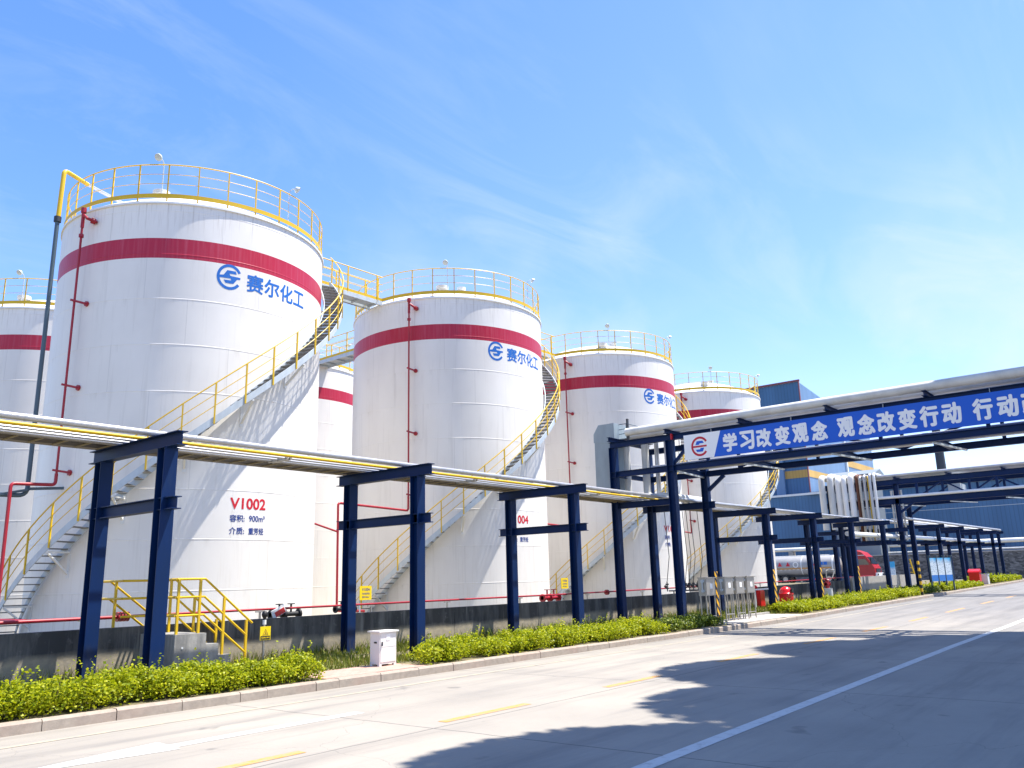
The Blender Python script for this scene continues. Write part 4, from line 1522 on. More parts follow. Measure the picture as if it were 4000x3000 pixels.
# valve manifold with thin lines dropping from the rack
Vm = thing('valve_manifold', 'row of small dark valves with thin drop lines left of the electrical boxes', 'valve manifold', (33.2, 17.3, 0))
MB().tube([(31.9, 17.3, 1.02), (35.2, 17.3, 0.98)], 0.03, 8).tube([(33.3, 17.3, 1.24), (35.3, 17.3, 1.22)], 0.025, 8).bar((32.3, 17.3, 0), (32.3, 17.3, 1.0), 0.04, 0.04).bar((34.9, 17.3, 0), (34.9, 17.3, 1.0), 0.04, 0.04).build('header', M['dark_steel'], Vm, smooth=40)
for x in (31.75, 33.4, 33.75, 34.15, 34.6):
    v_ = MB().tube([(x, 17.3, 1.0), (x, 17.3, 1.4)], 0.025, 8).tube([(x, 17.3, 1.1), (x, 17.3, 1.16)], 0.07, 10).tube([(x, 17.3, 1.26), (x, 17.3, 1.32)], 0.07, 10).build('small_valve', M['dark_steel'], Vm, smooth=40)
    MB().tube([(x - 0.16, 17.3, 1.2), (x + 0.06, 17.3, 1.2)], 0.02, 6).tube([(x - 0.17, 17.3, 1.2), (x - 0.15, 17.3, 1.2)], 0.06, 10).build('handwheel', M['dark_steel'], v_, smooth=40)
for x in (31.75, 33.4, 33.75, 34.15, 34.85):
    MB().tube([(x * 0.95, 16.35, 4.4), (x * 0.97, 16.6, 2.4), (x, 17.3, 1.35)], 0.016, 6).build('drop_line', M['dark_steel'], Vm, smooth=40)

# yellow name plates at the stair feet
for c, lab, cd in (((17.49, 20.0, 1.355), 'yellow name plate at the stair foot of the V1004 tank', 'V1004'), ((28.12, 20.0, 1.45), 'yellow name plate at the stair foot of the third tank', 'V1006')):
    o = MB().box(c[0] - 0.24, c[0] + 0.24, c[1], c[1] + 0.02, c[2] - 0.21, c[2] + 0.21).build('name_plate', M['sign_yellow'])
    tag(o, lab, 'name plate', 'yellow name plates')
    V, Fs, tw, th = text_polys(cd, 0.12, 0.002)
    MB().add([(c[0] - tw / 2 + a, c[1] - 0.003, c[2] + 0.06 + b) for a, b in V], Fs).build('plate_code', M['navy_letter'], o)
    for dz, tx in ((-0.05, '介质:重芳烃'), (-0.15, '容积:900m³')):
        V, Fs, tw, th = text_polys(tx, 0.062, 0.001)
        MB().add([(c[0] - tw / 2 + a, c[1] - 0.003, c[2] + dz + b) for a, b in V], Fs).build('plate_line', M['navy_letter'], o)
    MB().bar((c[0] - 0.2, c[1] + 0.04, -0.05), (c[0] - 0.2, c[1] + 0.04, c[2] + 0.2), 0.03, 0.03).build('pole', M['steel_white'], o)

# warning sign with dark ball (static discharge post)
G_ = thing('static_discharge_post', 'thin post with black ball and yellow triangle warning plate beside the stile', 'warning post', (11.25, 16.2, 0))
MB().tube([(11.25, 16.22, 0), (11.25, 16.22, 0.8)], 0.03, 10).build('pole', M['stainless'], G_, smooth=40)
MB().tube([(11.25, 16.22, 0.8), (11.25, 16.22, 0.9)], 0.042, 10).build('sleeve', M['paper'], G_, smooth=40)
mb = MB().lathe([(0.025, 0.88), (0.03, 0.93), (0.045, 0.95), (0.062, 0.985), (0.068, 1.02), (0.058, 1.06), (0.035, 1.085), (0.001, 1.09)], 16, (11.25, 16.22, 0))
mb.build('touch_ball', M['black'], G_, smooth=50)
MB().box(11.125, 11.395, 16.18, 16.188, 0.47, 0.76).build('plate', M['sign_yellow'], G_)


def tri_ring(cx, cz, s0, s1):
    out = []
    P0 = [(cx + s0 * math.cos(R(90 + 120 * k)), cz + s0 * math.sin(R(90 + 120 * k))) for k in range(3)]
    P1 = [(cx + s1 * math.cos(R(90 + 120 * k)), cz + s1 * math.sin(R(90 + 120 * k))) for k in range(3)]
    for k in range(3):
        l = (k + 1) % 3
        out.append([P0[k], P1[k], P1[l], P0[l]])
    return out


V, Fs = tri_poly(tri_ring(11.26, 0.625, 0.085, 0.068) + [[(11.25, 0.60), (11.262, 0.60), (11.262, 0.655), (11.25, 0.655)], [(11.272, 0.60), (11.282, 0.60), (11.282, 0.63), (11.272, 0.63)]])
MB().add([(a, 16.176, b) for a, b in V], Fs).build('triangle_mark', M['brown'], G_)
MB().box(11.14, 11.38, 16.175, 16.1785, 0.485, 0.56).build('text_field', M['black'], G_)
V, Fs, tw, th = text_polys('触摸释放静电', 0.03, 0.0004)
MB().add([(11.155 + a * 0.21 / tw, 16.172, 0.508 + b) for a, b in V], Fs).build('field_text', M['sign_yellow'], G_)

# ---------------------------------------------------------------- street things along the hedge
C_ = thing('utility_cabinet', 'cream metal utility cabinet on legs on the pink pavers', 'cabinet', (11.85, 13.0, 0))
MB().box(11.63, 12.08, 12.86, 13.14, 0.05, 0.66).build('body', M['cabinet'], C_)
MB().box(11.59, 12.12, 12.82, 13.18, 0.662, 0.69).build('lid', M['cabinet'], C_)
d_ = MB().box(11.65, 12.06, 12.852, 12.858, 0.09, 0.37).box(11.65, 12.06, 12.852, 12.858, 0.38, 0.64).build('door', M['cabinet'], C_)
MB().box(11.80, 11.90, 12.846, 12.8515, 0.50, 0.62).build('label_sheet', M['paper'], d_)
MB().box(11.622, 11.628, 12.94, 13.02, 0.45, 0.48).build('louvre', M['black'], C_)
MB().bar((11.68, 12.835, 0.40), (11.68, 12.835, 0.48), 0.02, 0.02).build('handle', M['dark_steel'], d_)
for x in (11.66, 12.05):
    for y in (12.89, 13.11):
        MB().box(x - 0.03, x + 0.03, y - 0.03, y + 0.03, -0.02, 0.049).build('leg', M['cabinet'], C_)

eb_lab = ['steel electrical box farthest left, partly hidden by a hazard striped post', 'steel electrical box just right of the hazard striped bridge post', 'middle steel electrical box of the three beside the striped post', 'rightmost steel electrical box on the concrete pad']
eb0 = None
for i, x in enumerate((26.55, 28.0, 28.95, 29.9)):
    if eb0 is None:
        E_ = thing('electrical_box', eb_lab[0], 'electrical box', (0, 0, 0), 'steel electrical boxes on legs')
        MB().box(-0.3, 0.42, 12.85, 13.12, 0.92, 1.50).build('body', M['stainless'], E_)
        dd = MB().box(-0.27, 0.39, 12.838, 12.847, 0.95, 1.46).build('door', M['stainless'], E_)
        MB().box(0.0, 0.18, 12.830, 12.837, 1.15, 1.32).build('label_sheet', M['paper'], dd)
        MB().box(-0.33, 0.45, 12.80, 13.14, 1.502, 1.53).build('rain_hood', M['stainless'], E_)
        MB().tube([(-0.36, 12.95, 1.40), (-0.30, 12.95, 1.40)], 0.06, 10).tube([(-0.36, 12.95, 1.08), (-0.30, 12.95, 1.08)], 0.05, 10).bar((-0.35, 12.95, 1.1), (-0.35, 12.95, 1.38), 0.03, 0.03).build('switch', M['steel_white'], E_, smooth=40)
        for lx in (-0.26, 0.38):
            for ly in (12.88, 13.09):
                MB().bar((lx, ly, 0.02), (lx, ly, 0.918), 0.035, 0.035).build('leg', M['stainless'], E_)
        MB().bar((-0.26, 12.88, 0.25), (0.38, 12.88, 0.25), 0.03, 0.03).build('leg_brace', M['stainless'], E_)
        eb0 = E_
    else:
        E_ = copy_tree(eb0)
    E_.location = (x, 0, 0.02)
    E_['label'] = eb_lab[i]
bpy.context.view_layer.update()

o = MB().lathe([(0.001, 0), (0.30, 0), (0.31, 0.05), (0.31, 0.62), (0.33, 0.63), (0.33, 0.68), (0.31, 0.69), (0.29, 0.72), (0.27, 0.82), (0.20, 0.92), (0.10, 0.97), (0.001, 0.985)], 28, (37.9, 14.6, gz(38) - 0.02)).build('dome_bin', M['bright_red'], None, smooth=50)
tag(o, 'round red bin with domed lid behind the hedge', 'bin')
MB().box(37.78, 38.02, 14.27, 14.34, 0.78, 0.93).build('bin_opening', M['black'], o)
Hd = thing('hydrant_monitor', 'red hydrant monitor standing on a white concrete drum', 'hydrant', (46.3, 15.5, 0.1))
MB().lathe([(0.001, 0), (0.24, 0), (0.24, 0.78), (0.001, 0.78)], 20, (46.3, 15.5, 0.0)).build('drum', M['offwhite'], Hd, smooth=40)
MB().tube([(46.3, 15.5, 0.78), (46.3, 15.5, 1.22)], 0.10, 12).tube([(46.05, 15.5, 1.0), (46.55, 15.5, 1.0)], 0.07, 10).tube([(46.05, 15.5, 1.0), (46.1, 15.5, 1.0)], 0.12, 10).tube([(46.5, 15.5, 1.0), (46.55, 15.5, 1.0)], 0.12, 10).lathe([(0.18, 0), (0.2, 0.02), (0.18, 0.04)], 14, (46.3, 15.5, 1.2)).build('valve_body', M['red'], Hd, smooth=40)
MB().tube(elbowed([(46.3, 15.5, 1.22), (46.3, 15.5, 1.72), (46.9, 15.2, 1.75), (46.6, 15.3, 1.3)], 0.1), 0.03, 8).build('nozzle', M['stainless'], Hd, smooth=40)
K_ = thing('hose_cabinet', 'red fire hose cabinet under a white steel frame behind the hedge', 'hose cabinet', (38.3, 15.9, 0))
MB().box(38.1, 38.6, 15.9, 16.1, 0.05, 0.86).build('body', M['bright_red'], K_)
MB().bar((37.3, 15.85, 0.92), (39.2, 15.85, 0.92), 0.06, 0.06).bar((39.15, 15.85, 0), (39.15, 15.85, 0.9), 0.05, 0.05).bar((37.35, 15.85, 0), (37.35, 15.85, 0.9), 0.05, 0.05).build('frame', M['white'], K_)

o = MB().lathe([(0.001, 0), (0.07, 0), (0.07, 1.9), (0.05, 1.95), (0.001, 1.96)], 14, (52.9, 12.35, gz(53) - 0.02)).build('striped_pole', M['bollard'], None, smooth=40)
tag(o, 'yellow and black striped pole at the kerb beside the distant bridge post', 'striped pole')
# info board on four posts
I_ = thing('info_board', 'pale blue three panel information board on dark posts in the hedge', 'info board', (59.6, 12.6, gz(59)))
p0 = Vector((58.5, 13.0, 0)); p1 = Vector((60.8, 12.2, 0))
dv = (p1 - p0) / 3
g_ = gz(59)
for k in range(4):
    c = p0 + dv * k
    MB().bar((c.x, c.y, 0.2), (c.x, c.y, 2.38 + g_ * 0.2), 0.09, 0.09).box(c.x - 0.09, c.x + 0.09, c.y - 0.09, c.y + 0.09, 2.44, 2.5).build('post', M['pipe_teal'], I_)
nn = Vector((dv.y, -dv.x, 0)).normalized()
if nn.x > 0:
    nn = -nn
for k in range(3):
    a = p0 + dv * (k + 0.06); b = p0 + dv * (k + 0.94)
    MB().prism([(0, 0.88), (1, 0.88), (1, 2.34), (0, 2.34)], lambda u, v: tuple(a.lerp(b, u) + Vector((0, 0, v)) + nn * 0.03), lambda u, v: tuple(a.lerp(b, u) + Vector((0, 0, v)) - nn * 0.01)).build('panel', M['board'], I_)

for c, lab, mm in (((73.0, 13.1), 'left red swing lid bin at the far end of the hedge', 'bright_red'), ((75.2, 13.5), 'right red swing lid bin at the far end of the hedge', 'bright_red'), ((75.6, 13.0), 'pale grey bin standing against the two red bins', 'offwhite')):
    bn = thing('litter_bin', lab, 'bin', (c[0], c[1], gz(c[0])), 'bins at the far end of the hedge')
    g_ = gz(c[0])
    h = 0.95 if mm == 'bright_red' else 0.72
    mb = MB().prism([(-0.32, 0), (0.32, 0), (0.38, h), (-0.38, h)], lambda u, v: (c[0] + u, c[1] - 0.36, g_ + v), lambda u, v: (c[0] + u, c[1] + 0.36, g_ + v))
    mb.build('bin_body', M[mm], bn)
    if mm == 'bright_red':
        MB().prism([(-0.42, h + 0.005), (0.42, h + 0.005), (0.36, h + 0.18), (0.1, h + 0.24), (-0.36, h + 0.1)], lambda u, v: (c[0] + u, c[1] - 0.4, g_ + v), lambda u, v: (c[0] + u, c[1] + 0.4, g_ + v)).build('lid', M[mm], bn)
    else:
        MB().box(c[0] - 0.4, c[0] + 0.4, c[1] - 0.4, c[1] + 0.4, g_ + h + 0.004, g_ + h + 0.06).build('lid', M['steel_white'], bn)


# ---------------------------------------------------------------- plants
def leaves_mesh(name, P, size, mat, parent, upbias=0.5, kind=None, seed=0):
    """P: (n,3) leaf centres; folded diamond leaves, each an island"""
    r = np.random.default_rng(seed)
    n = len(P)
    d = r.normal(size=(n, 3)); d[:, 2] = np.abs(d[:, 2]) * 0.7
    d /= np.linalg.norm(d, axis=1)[:, None]
    nr = r.normal(size=(n, 3)); nr[:, 2] += upbias * 2.2
    a = np.cross(d, nr); a /= np.linalg.norm(a, axis=1)[:, None] + 1e-9
    nn = np.cross(a, d)
    L = size * r.uniform(0.7, 1.3, n)[:, None]
    Wd = L * 0.36
    v0 = P - d * L * 0.5
    v1 = P + a * Wd + nn * L * 0.08
    v2 = P + d * L * 0.5
    v3 = P - a * Wd + nn * L * 0.08
    V = np.stack([v0, v1, v2, v3], 1).reshape(-1, 3)
    off = np.array(parent.location if parent is not None else (0, 0, 0))
    V = V - off
    me = bpy.data.meshes.new(name)
    me.vertices.add(4 * n)
    me.vertices.foreach_set('co', V.astype(np.float32).ravel())
    me.loops.add(4 * n)
    me.loops.foreach_set('vertex_index', np.arange(4 * n, dtype=np.int32))
    me.polygons.add(n)
    me.polygons.foreach_set('loop_start', np.arange(0, 4 * n, 4, dtype=np.int32))
    me.polygons.foreach_set('loop_total', np.full(n, 4, dtype=np.int32))
    me.update(calc_edges=True)
    me.validate()
    me.materials.append(mat)
    o = bpy.data.objects.new(name, me)
    COL.objects.link(o)
    if parent is not None:
        o.parent = parent
    if kind:
        o['kind'] = kind
    return o


def hedge(x0, x1, y0, y1, h, label, mat='leaf', size=0.05, dens=1500, seed=1, sprigs=3.0, cat='hedge'):
    r = np.random.default_rng(seed)
    L = x1 - x0
    gx = gz((x0 + x1) / 2)
    Hh = thing('hedge', label, cat, ((x0 + x1) / 2, (y0 + y1) / 2, gx), 'clipped hedges along the kerb')
    nb = max(4, int(L * (y1 - y0) * 16))
    bx = r.uniform(x0 + 0.08, x1 - 0.08, nb); by = r.uniform(y0 + 0.06, y1 - 0.06, nb)
    bh = h * (r.uniform(0.78, 1.14, nb) + 0.13 * np.sin(bx * 2.7 + seed) * np.sin(bx * 1.1 + by * 3))
    br = r.uniform(0.16, 0.25, nb)
    ns = max(4, int(dens * L * (y1 - y0) / nb / 10))
    pts = []
    k = 10
    for i in range(nb):
        # clump: leaves along many short upright shoots, shorter towards its rim
        sx = bx[i] + r.normal(0, br[i] * 0.75, ns); sy = by[i] + r.normal(0, br[i] * 0.75, ns)
        sh = bh[i] * (1 - 0.30 * np.clip(((sx - bx[i]) ** 2 + (sy - by[i]) ** 2) / (br[i] ** 2 * 2), 0, 1)) * r.uniform(0.72, 1.05, ns)
        f = np.sqrt(r.uniform(0.0, 1.0, (ns, k)))
        q = np.stack([sx[:, None] + r.normal(0, 0.035, (ns, k)), sy[:, None] + r.normal(0, 0.035, (ns, k)), gx + sh[:, None] * f], 2).reshape(-1, 3)
        pts.append(q)
    for i in range(int(L * sprigs)):
        x = r.uniform(x0, x1); y = r.uniform(y0, y1)
        zt = h * r.uniform(1.15, 1.5)
        z = np.linspace(h * 0.7, zt, 10)
        pts.append(np.stack([x + r.normal(0, 0.02, 10), y + r.normal(0, 0.02, 10), gx + z], 1))
    P = np.concatenate(pts)
    P[:, 2] = np.maximum(P[:, 2], gx + 0.015)
    P[:, 0] = np.clip(P[:, 0], x0 - 0.12, x1 + 0.12)
    P[:, 1] = np.clip(P[:, 1], y0 - 0.10, y1 + 0.10)
    leaves_mesh('foliage', P, size, M[mat], Hh, 0.55, seed=seed)
    mb = MB()
    for i in range(nb):
        mb.tube([(bx[i], by[i], gx), (bx[i] + r.normal(0, 0.05), by[i] + r.normal(0, 0.05), gx + bh[i] * 0.8)], 0.007, 4, cap=False)
    mb.build('stems', M['twig'], Hh, kind='stuff')
    return Hh


hedge(2.6, 9.75, 12.24, 13.05, 0.45, 'bright yellow green hedge nearest the camera, left of the cream cabinet', dens=10500, size=0.05, seed=3, sprigs=7)
hedge(12.35, 22.3, 12.24, 13.2, 0.43, 'long bright hedge along the kerb right of the cream cabinet', dens=8500, size=0.052, seed=4, sprigs=6)
hedge(22.7, 26.3, 12.3, 13.3, 0.36, 'low dark shrubs at the foot of the bridge post', 'leaf_dark', 0.06, 4200, 5, 3)
hedge(33.9, 39.3, 12.4, 13.9, 0.40, 'hedge block in front of the round red bin', dens=4200, size=0.07, seed=6)
hedge(39.9, 47.6, 12.4, 13.9, 0.42, 'hedge block in front of the white drum hydrant', dens=3600, size=0.075, seed=7)
hedge(48.2, 53.4, 12.5, 14.0, 0.42, 'hedge block left of the yellow and black striped pole', dens=3200, size=0.08, seed=8)
hedge(54.0, 58.2, 12.5, 14.6, 0.36, 'shadowed shrubs under the distant bridge posts', 'leaf_dark', 0.09, 2000, 9)
hedge(58.8, 71.5, 12.4, 14.2, 0.40, 'hedge around the posts of the information board', dens=2200, size=0.1, seed=10, sprigs=2)
hedge(77.0, 92.0, 12.6, 14.6, 0.5, 'last hedge block right of the red bins at the road corner', dens=1700, size=0.12, seed=11, sprigs=2)

# grass: tufts of blades between hedge and wall
r = np.random.default_rng(5)
n = 60000
gx_ = 2 + 60 * r.random(n) ** 1.7
gy_ = r.uniform(13.1, 16.72, n)
den = np.sin(gx_ * 1.7) + np.sin(gy_ * 2.3 + gx_ * 0.6) + r.normal(0, 0.9, n)
keep = (den > -1.0) & ~((gx_ > 9.6) & (gx_ < 12.4) & (gy_ < 13.3)) & ~((gx_ > 26.5) & (gx_ < 33.5) & (gy_ < 13.8)) & ~((gx_ > 8.6) & (gx_ < 10.0) & (gy_ > 15.3))
gx_, gy_ = gx_[keep], gy_[keep]
n = len(gx_)
gzz = np.array([gz(a) for a in gx_])
hh = r.uniform(0.04, 0.17, n) * (1 + 0.9 * (gy_ > 16.2))
an = r.uniform(0, 2 * PI, n)
wd = r.uniform(0.006, 0.012, n) * (1 + gx_ / 25)
bx_, by_ = np.cos(an) * wd, np.sin(an) * wd
lx, ly = r.normal(0, 0.35, n) * hh, r.normal(0, 0.35, n) * hh
V = np.stack([np.stack([gx_ - bx_, gy_ - by_, gzz - 0.005], 1), np.stack([gx_ + bx_, gy_ + by_, gzz - 0.005], 1), np.stack([gx_ + lx, gy_ + ly, gzz + hh], 1)], 1).reshape(-1, 3)
me = bpy.data.meshes.new('grass')
me.vertices.add(3 * n)
me.vertices.foreach_set('co', V.astype(np.float32).ravel())
me.loops.add(3 * n)
me.loops.foreach_set('vertex_index', np.arange(3 * n, dtype=np.int32))
me.polygons.add(n)
me.polygons.foreach_set('loop_start', np.arange(0, 3 * n, 3, dtype=np.int32))
me.polygons.foreach_set('loop_total', np.full(n, 3, dtype=np.int32))
me.update(calc_edges=True)
me.materials.append(M['grass'])
o = bpy.data.objects.new('grass', me)
COL.objects.link(o)
o['kind'] = 'stuff'
tag(o, 'patchy green and straw coloured grass between the hedge and the bund wall', 'grass')

# ---------------------------------------------------------------- far end: walls, factory, truck
SW = thing('stone_wall', 'dark rubble stone wall with pale coping across the far end of the road', 'wall', (112.3, 20, 0.4))
MB().box(112, 112.6, -60, 70, 0.2, 3.5).build('wall_body', M['rubble'], SW)
MB().box(111.93, 112.68, -60, 70, 3.503, 3.62).build('coping', M['pad'], SW)
MB().box(111.75, 112.0, -60, 11.5, 0.1, 0.52).build('base_kerb', M['pad'], SW)
o = MB().tube([(118, -40, 4.9), (118, 60, 4.9)], 0.27, 14).build('long_pipe', M['white'], None, smooth=40)
tag(o, 'fat white pipe along the foot of the blue factory above the stone wall', 'pipe')
o = MB().tube([(116, -40, 3.9), (116, 60, 3.9)], 0.1, 8).build('long_pipe', M['offwhite'], None, smooth=40)
tag(o, 'thin pale pipe just above the stone wall coping', 'pipe')
for y in (-6, 4, 14, 24, 34, 44):
    o = MB().box(117.6, 118.4, y - 0.35, y + 0.35, 0.3, 4.62).build('pipe_saddle', M['pad'])
    tag(o, 'concrete saddle under the fat white pipe behind the stone wall', 'saddle', 'saddles under the fat white pipe')

FB = thing('factory_hall', 'long low blue clad factory hall across the far end', 'factory hall', (140, 20, 0.5))
MB().box(125, 160, -60, 75, 0.3, 13.1).build('wall', M['clad_hall'], FB)
MB().prism([(124.6, 13.11), (160.4, 13.11), (160.4, 13.4), (142, 15.0), (124.6, 13.42)], lambda u, v: (u, -60.4, v), lambda u, v: (u, 43.0, v)).build('roof', M['low_roof'], FB)
MB().box(124.5, 124.6, -60.4, 75.4, 13.05, 13.35).build('gutter', M['white'], FB)
for z in (9.6,):
    MB().box(124.97, 124.997, -60, 75, z, z + 0.06).build('seam', M['steel_white'], FB)
TB = thing('factory_tower', 'tall dark blue clad factory block with ochre band behind the farthest tank', 'factory block', (145, 52, 0))
x0, x1, y0, y1 = 128.0, 164.5, 43.9, 75.0
zt0, zt1 = 31.35, 27.6
mb = MB()
vs = [(x0, y0, 13), (x1, y0, 13), (x1, y1, 13), (x0, y1, 13), (x0, y0, zt0), (x1, y0, zt1), (x1, y1, zt1), (x0, y1, zt0)]
mb.add(vs, [(0, 3, 2, 1), (4, 5, 6, 7)])
mb.add([vs[i] for i in (0, 1, 5, 4)], [(0, 1, 2, 3)])
mb.add([vs[i] for i in (1, 2, 6, 5)], [(0, 1, 2, 3)])
mb.add([vs[i] for i in (2, 3, 7, 6)], [(0, 1, 2, 3)])
wall = mb.build('side_wall', M['clad_x'], TB)
MB().box(x0 - 0.05, x0 - 0.002, y0 + 0.01, y1, 13, zt0).build('front_wall', M['clad_y'], TB)
MB().box(x0 - 0.1, x0 - 0.052, y0 + 0.01, y1, 16.1, 17.3).build('front_band', M['band_y'], TB)
MB().box(x0 + 0.1, x0 + 19.3, y0 - 0.06, y0 - 0.003, 16.2, 17.3).build('side_band', M['band_x'], TB)
MB().box(x0 + 20.0, x1, y0 - 0.06, y0 - 0.003, 19.6, 20.7).build('side_band', M['band_x'], TB)
MB().box(x0 + 19.4, x0 + 19.9, y0 - 0.3, y0 - 0.003, 13.4, 24).build('downpipe', M['white'], TB)
MB().box(x0 - 0.12, x0 + 0.2, y0 - 0.12, y0 + 0.0, 13.1, zt0 + 0.1).build('corner_trim', M['trim'], TB)
MB().box(x0 - 0.3, x0 - 0.055, y0 - 0.3, y1, zt0 + 0.003, zt0 + 0.3).build('eaves_trim', M['trim'], TB)
MB().box(x0 - 0.6, x0 - 0.11, y0 + 3.6, y0 + 5.0, 13.3, 21).build('downpipe', M['clad_x'], TB)
o = MB().box(113.5, 118.0, 30.5, 36.5, 13.2, 14.1).prism([(113.2, 14.12), (118.3, 14.12), (116, 14.9)], lambda u, v: (u, 30.2, v), lambda u, v: (u, 36.8, v)).box(113.6, 117.9, 30.7, 36.3, 0.4, 13.19).build('roof_shed', M['low_roof'])
tag(o, 'small grey roofed shed peeking above the tall pipe cluster', 'shed')
o = MB().lathe([(0.95, 0), (0.72, 19), (0.66, 24.5), (0.5, 24.5)], 20, (152, 29.8, 0.3)).build('chimney', M['dark_steel'], None, smooth=40)
tag(o, 'dark slim chimney rising behind the factory under the bridge', 'chimney')

# tank truck facing the road
TK = thing('tank_truck', 'silver tanker truck with red cab behind the bund wall', 'tank truck', (100, 34, gz(100)))
gy = gz(100)
prof = [(0.001, -0.34), (0.55, -0.27), (0.95, -0.12), (1.16, 0.0), (1.18, 0.2), (1.18, 7.9), (1.1, 8.1), (0.6, 8.3), (0.001, 8.36)]
mb = MB().lathe(prof, 36, (101.2, 32.3, 2.42), 'y')
barrel = mb.build('tank_barrel', M['barrel'], TK, smooth=40)
MB().lathe([(1.19, 0.3), (1.21, 0.3), (1.21, 0.42), (1.19, 0.42)], 36, (101.2, 32.3, 2.42), 'y').lathe([(1.19, 4.0), (1.205, 4.0), (1.205, 4.1), (1.19, 4.1)], 36, (101.2, 32.3, 2.42), 'y').build('hoop', M['white'], barrel, smooth=40)
MB().lathe([(1.185, 0.5), (1.195, 0.5), (1.195, 7.9), (1.185, 7.9)], 6, (101.2, 32.3, 2.42), 'y', R(188), R(197)).build('orange_stripe', M['line_yellow'], barrel)
for k in range(14):
    MB().lathe([(1.197, 0.7 + k * 0.52), (1.2, 0.7 + k * 0.52), (1.2, 0.95 + k * 0.52), (1.197, 0.95 + k * 0.52)], 3, (101.2, 32.3, 2.42), 'y', R(197.5), R(200)).build('white_dash', M['white'], barrel)
mb = MB()
for k in range(20):
    a0 = 2 * PI * k / 20; a1 = 2 * PI * (k + 1) / 20
    mb.add([(99.985, 37.0 + rr * math.cos(a), 2.6 + rr * math.sin(a)) for rr, a in ((0.24, a0), (0.34, a0), (0.34, a1), (0.24, a1))], [(0, 1, 2, 3)])
mb.build('ring_mark', M['white'], barrel)
for y in (39.2, 38.2, 34.9):
    MB().prism([(y, 2.45), (y - 0.5, 2.45), (y - 0.25, 2.95)], lambda u, v: (99.985, u, v), lambda u, v: (100.0, u, v)).build('red_mark', M['banner_red'], barrel)
for y in (33.95, 33.45):
    MB().box(99.985, 100.0, y - 0.2, y + 0.2, 2.5, 2.85).build('blue_mark', M['blue_letter'], barrel)
MB().box(100.4, 102.0, 28.3, 40.6, 0.85 + gy, 1.15).build('chassis', M['black'], TK)
for y in (29.1, 33.2, 34.4, 38.4, 39.5):
    for xw in (99.95, 102.0):
        w_ = MB().lathe([(0.3, -0.14), (0.5, -0.14), (0.52, -0.1), (0.52, 0.1), (0.5, 0.14), (0.3, 0.14)], 20, (xw + 0.2, y, gy + 0.37), 'x').build('wheel', M['black'], TK, smooth=40)
        MB().lathe([(0.001, -0.1), (0.29, -0.12), (0.3, 0.12), (0.001, 0.1)], 16, (xw + 0.2, y, gy + 0.37), 'x').build('rim', M['stainless'], w_, smooth=40)
cab = [(28.0, 0.9), (31.0, 0.9), (31.0, 3.2), (30.8, 3.95), (30.0, 4.0), (29.2, 3.7), (28.75, 3.25), (28.15, 2.3), (27.95, 1.9), (27.9, 1.2)]
cb = MB().prism(cab, lambda u, v: (99.9, u, v + 0.05), lambda u, v: (102.4, u, v + 0.05)).build('cab', M['cab_red'], TK)
MB().prism([(28.72, 3.17), (28.20, 2.38), (28.16, 2.38), (28.68, 3.17)], lambda u, v: (100.1, u - 0.02, v + 0.05), lambda u, v: (102.2, u - 0.02, v + 0.05)).build('windscreen', M['glass'], cb)
MB().prism([(28.85, 3.0), (28.45, 2.35), (29.7, 2.35), (29.7, 3.0)], lambda u, v: (99.885, u, v), lambda u, v: (99.897, u, v)).build('side_window', M['glass'], cb)
MB().box(99.95, 102.35, 27.72, 27.93, 1.0, 1.45).build('bumper', M['white'], cb)
for xw in (100.2, 102.1):
    MB().box(xw - 0.2, xw + 0.2, 27.69, 27.715, 1.15, 1.35).build('headlight', M['glass'], cb)
MB().box(100.3, 102.0, 27.85, 27.898, 1.5, 1.9).build('grille', M['dark_steel'], cb)
MB().bar((99.88, 28.5, 3.1), (99.55, 28.2, 3.1), 0.04, 0.04).box(99.45, 99.65, 28.1, 28.2, 2.4, 3.1).build('mirror', M['black'], cb)
MB().box(99.88, 99.898, 28.9, 30.9, 3.4, 3.46).build('roof_strip', M['white'], cb)
o = MB().box(99.2, 99.3, 25.6, 26.4, 1.0, 2.6).build('blue_board', M['board'])
tag(o, 'small pale blue board standing right of the red truck cab', 'board')
# yellow step ladder
Ld = thing('step_ladder', 'yellow step ladder stand between the rack posts near the truck', 'step ladder', (82, 19.8, 0.4))
for y in (19.4, 20.4):
    MB().bar((82, y, 0.3), (82, y * 0.2 + 19.9 * 0.8, 2.6), 0.09, 0.09).build('rail', M['yellow'], Ld)
for k in range(5):
    MB().box(81.9, 82.1, 19.45 + 0.07 * k, 20.35 - 0.07 * k, 0.6 + 0.4 * k, 0.66 + 0.4 * k).build('rung', M['yellow'], Ld)

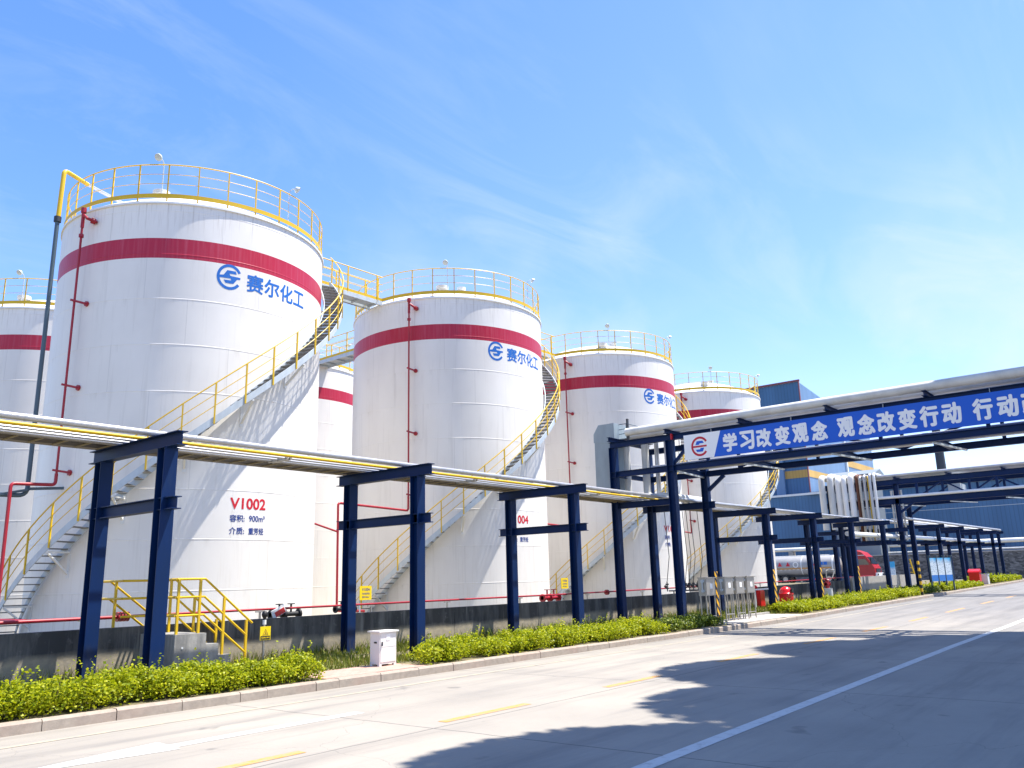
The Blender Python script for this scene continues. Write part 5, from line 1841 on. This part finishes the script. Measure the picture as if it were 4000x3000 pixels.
# ---------------------------------------------------------------- tall roadside trees to the right (they cast the road's shade)
# clumps given as (shadow x, shadow y, radius, height above road)
groups = [
    ('tall roadside tree behind the camera side of the road, shading the front of the road', (10.0, -7.5), [(7.2, 3.6, 2.85, 13.8), (12.1, 4.2, 2.4, 16.5), (4.0, 1.5, 3.4, 14.5), (9.9, 1.5, 2.6, 13.8), (8.2, -0.2, 3.2, 12), (12.6, 1.0, 3.0, 14.8), (14.8, 2.6, 2.2, 16.8)]),
    ('tall roadside tree shading the middle of the road', (19.5, -8.0), [(15.7, 5.9, 2.5, 19.8), (17.6, 4.0, 3.0, 20.2), (14.8, 1.2, 3.0, 15.3), (18.0, 1.0, 3.2, 15.4), (20.2, 3.0, 2.4, 19.3)]),
    ('tall roadside tree shading the far part of the road', (28.5, -6.5), [(20.9, 6.0, 2.6, 23.4), (23.0, 4.0, 3.0, 23.3), (21.8, 1.2, 3.2, 16), (25.6, 2.2, 2.8, 17), (25.2, -0.8, 3.2, 14), (28.6, 1.4, 2.4, 16)]),
]
sx_, sy_ = SUN.x / SUN.z, SUN.y / SUN.z
for gi, (lab, tr, cl) in enumerate(groups):
    TT = thing('tall_tree', lab, 'tree', (tr[0], tr[1], RZ), 'tall trees beside the road')
    cs = []
    pts = []
    for (a, b, rad, h) in cl:
        c = Vector((a + sx_ * h, b + sy_ * h, RZ + h))
        cs.append((c, rad))
        n = int((1150 if b > 2.4 else 480) * rad * rad)
        u = rng.normal(size=(n, 3))
        u /= np.linalg.norm(u, axis=1)[:, None]
        rr = rad * (0.35 + 0.67 * rng.random(n)[:, None] ** 0.6) * np.array([1, 1, 0.8])
        pts.append(u * rr + np.array(c))
    Pp = np.concatenate(pts)
    leaves_mesh('crown', Pp, 0.33, M['tree_leaf'], TT, 0.6, seed=20 + gi)
    mb = MB()
    top = Vector((tr[0] + 0.4, tr[1] + 0.8, RZ + 11))
    mb.tube([(tr[0], tr[1], RZ - 0.1), (tr[0] + 0.1, tr[1] + 0.2, RZ + 4), (tr[0] + 0.2, tr[1] + 0.5, RZ + 8), top], [0.34, 0.28, 0.22, 0.16], 12)
    for c, rad in cs:
        base = Vector((tr[0] + 0.2, tr[1] + 0.5, RZ + 8)).lerp(top, random.random())
        mb.tube([base, base.lerp(c, 0.5) + Vector((0, 0, 0.4)), c], [0.14, 0.09, 0.03], 8)
    mb.build('trunk', M['bark'], TT, smooth=50)
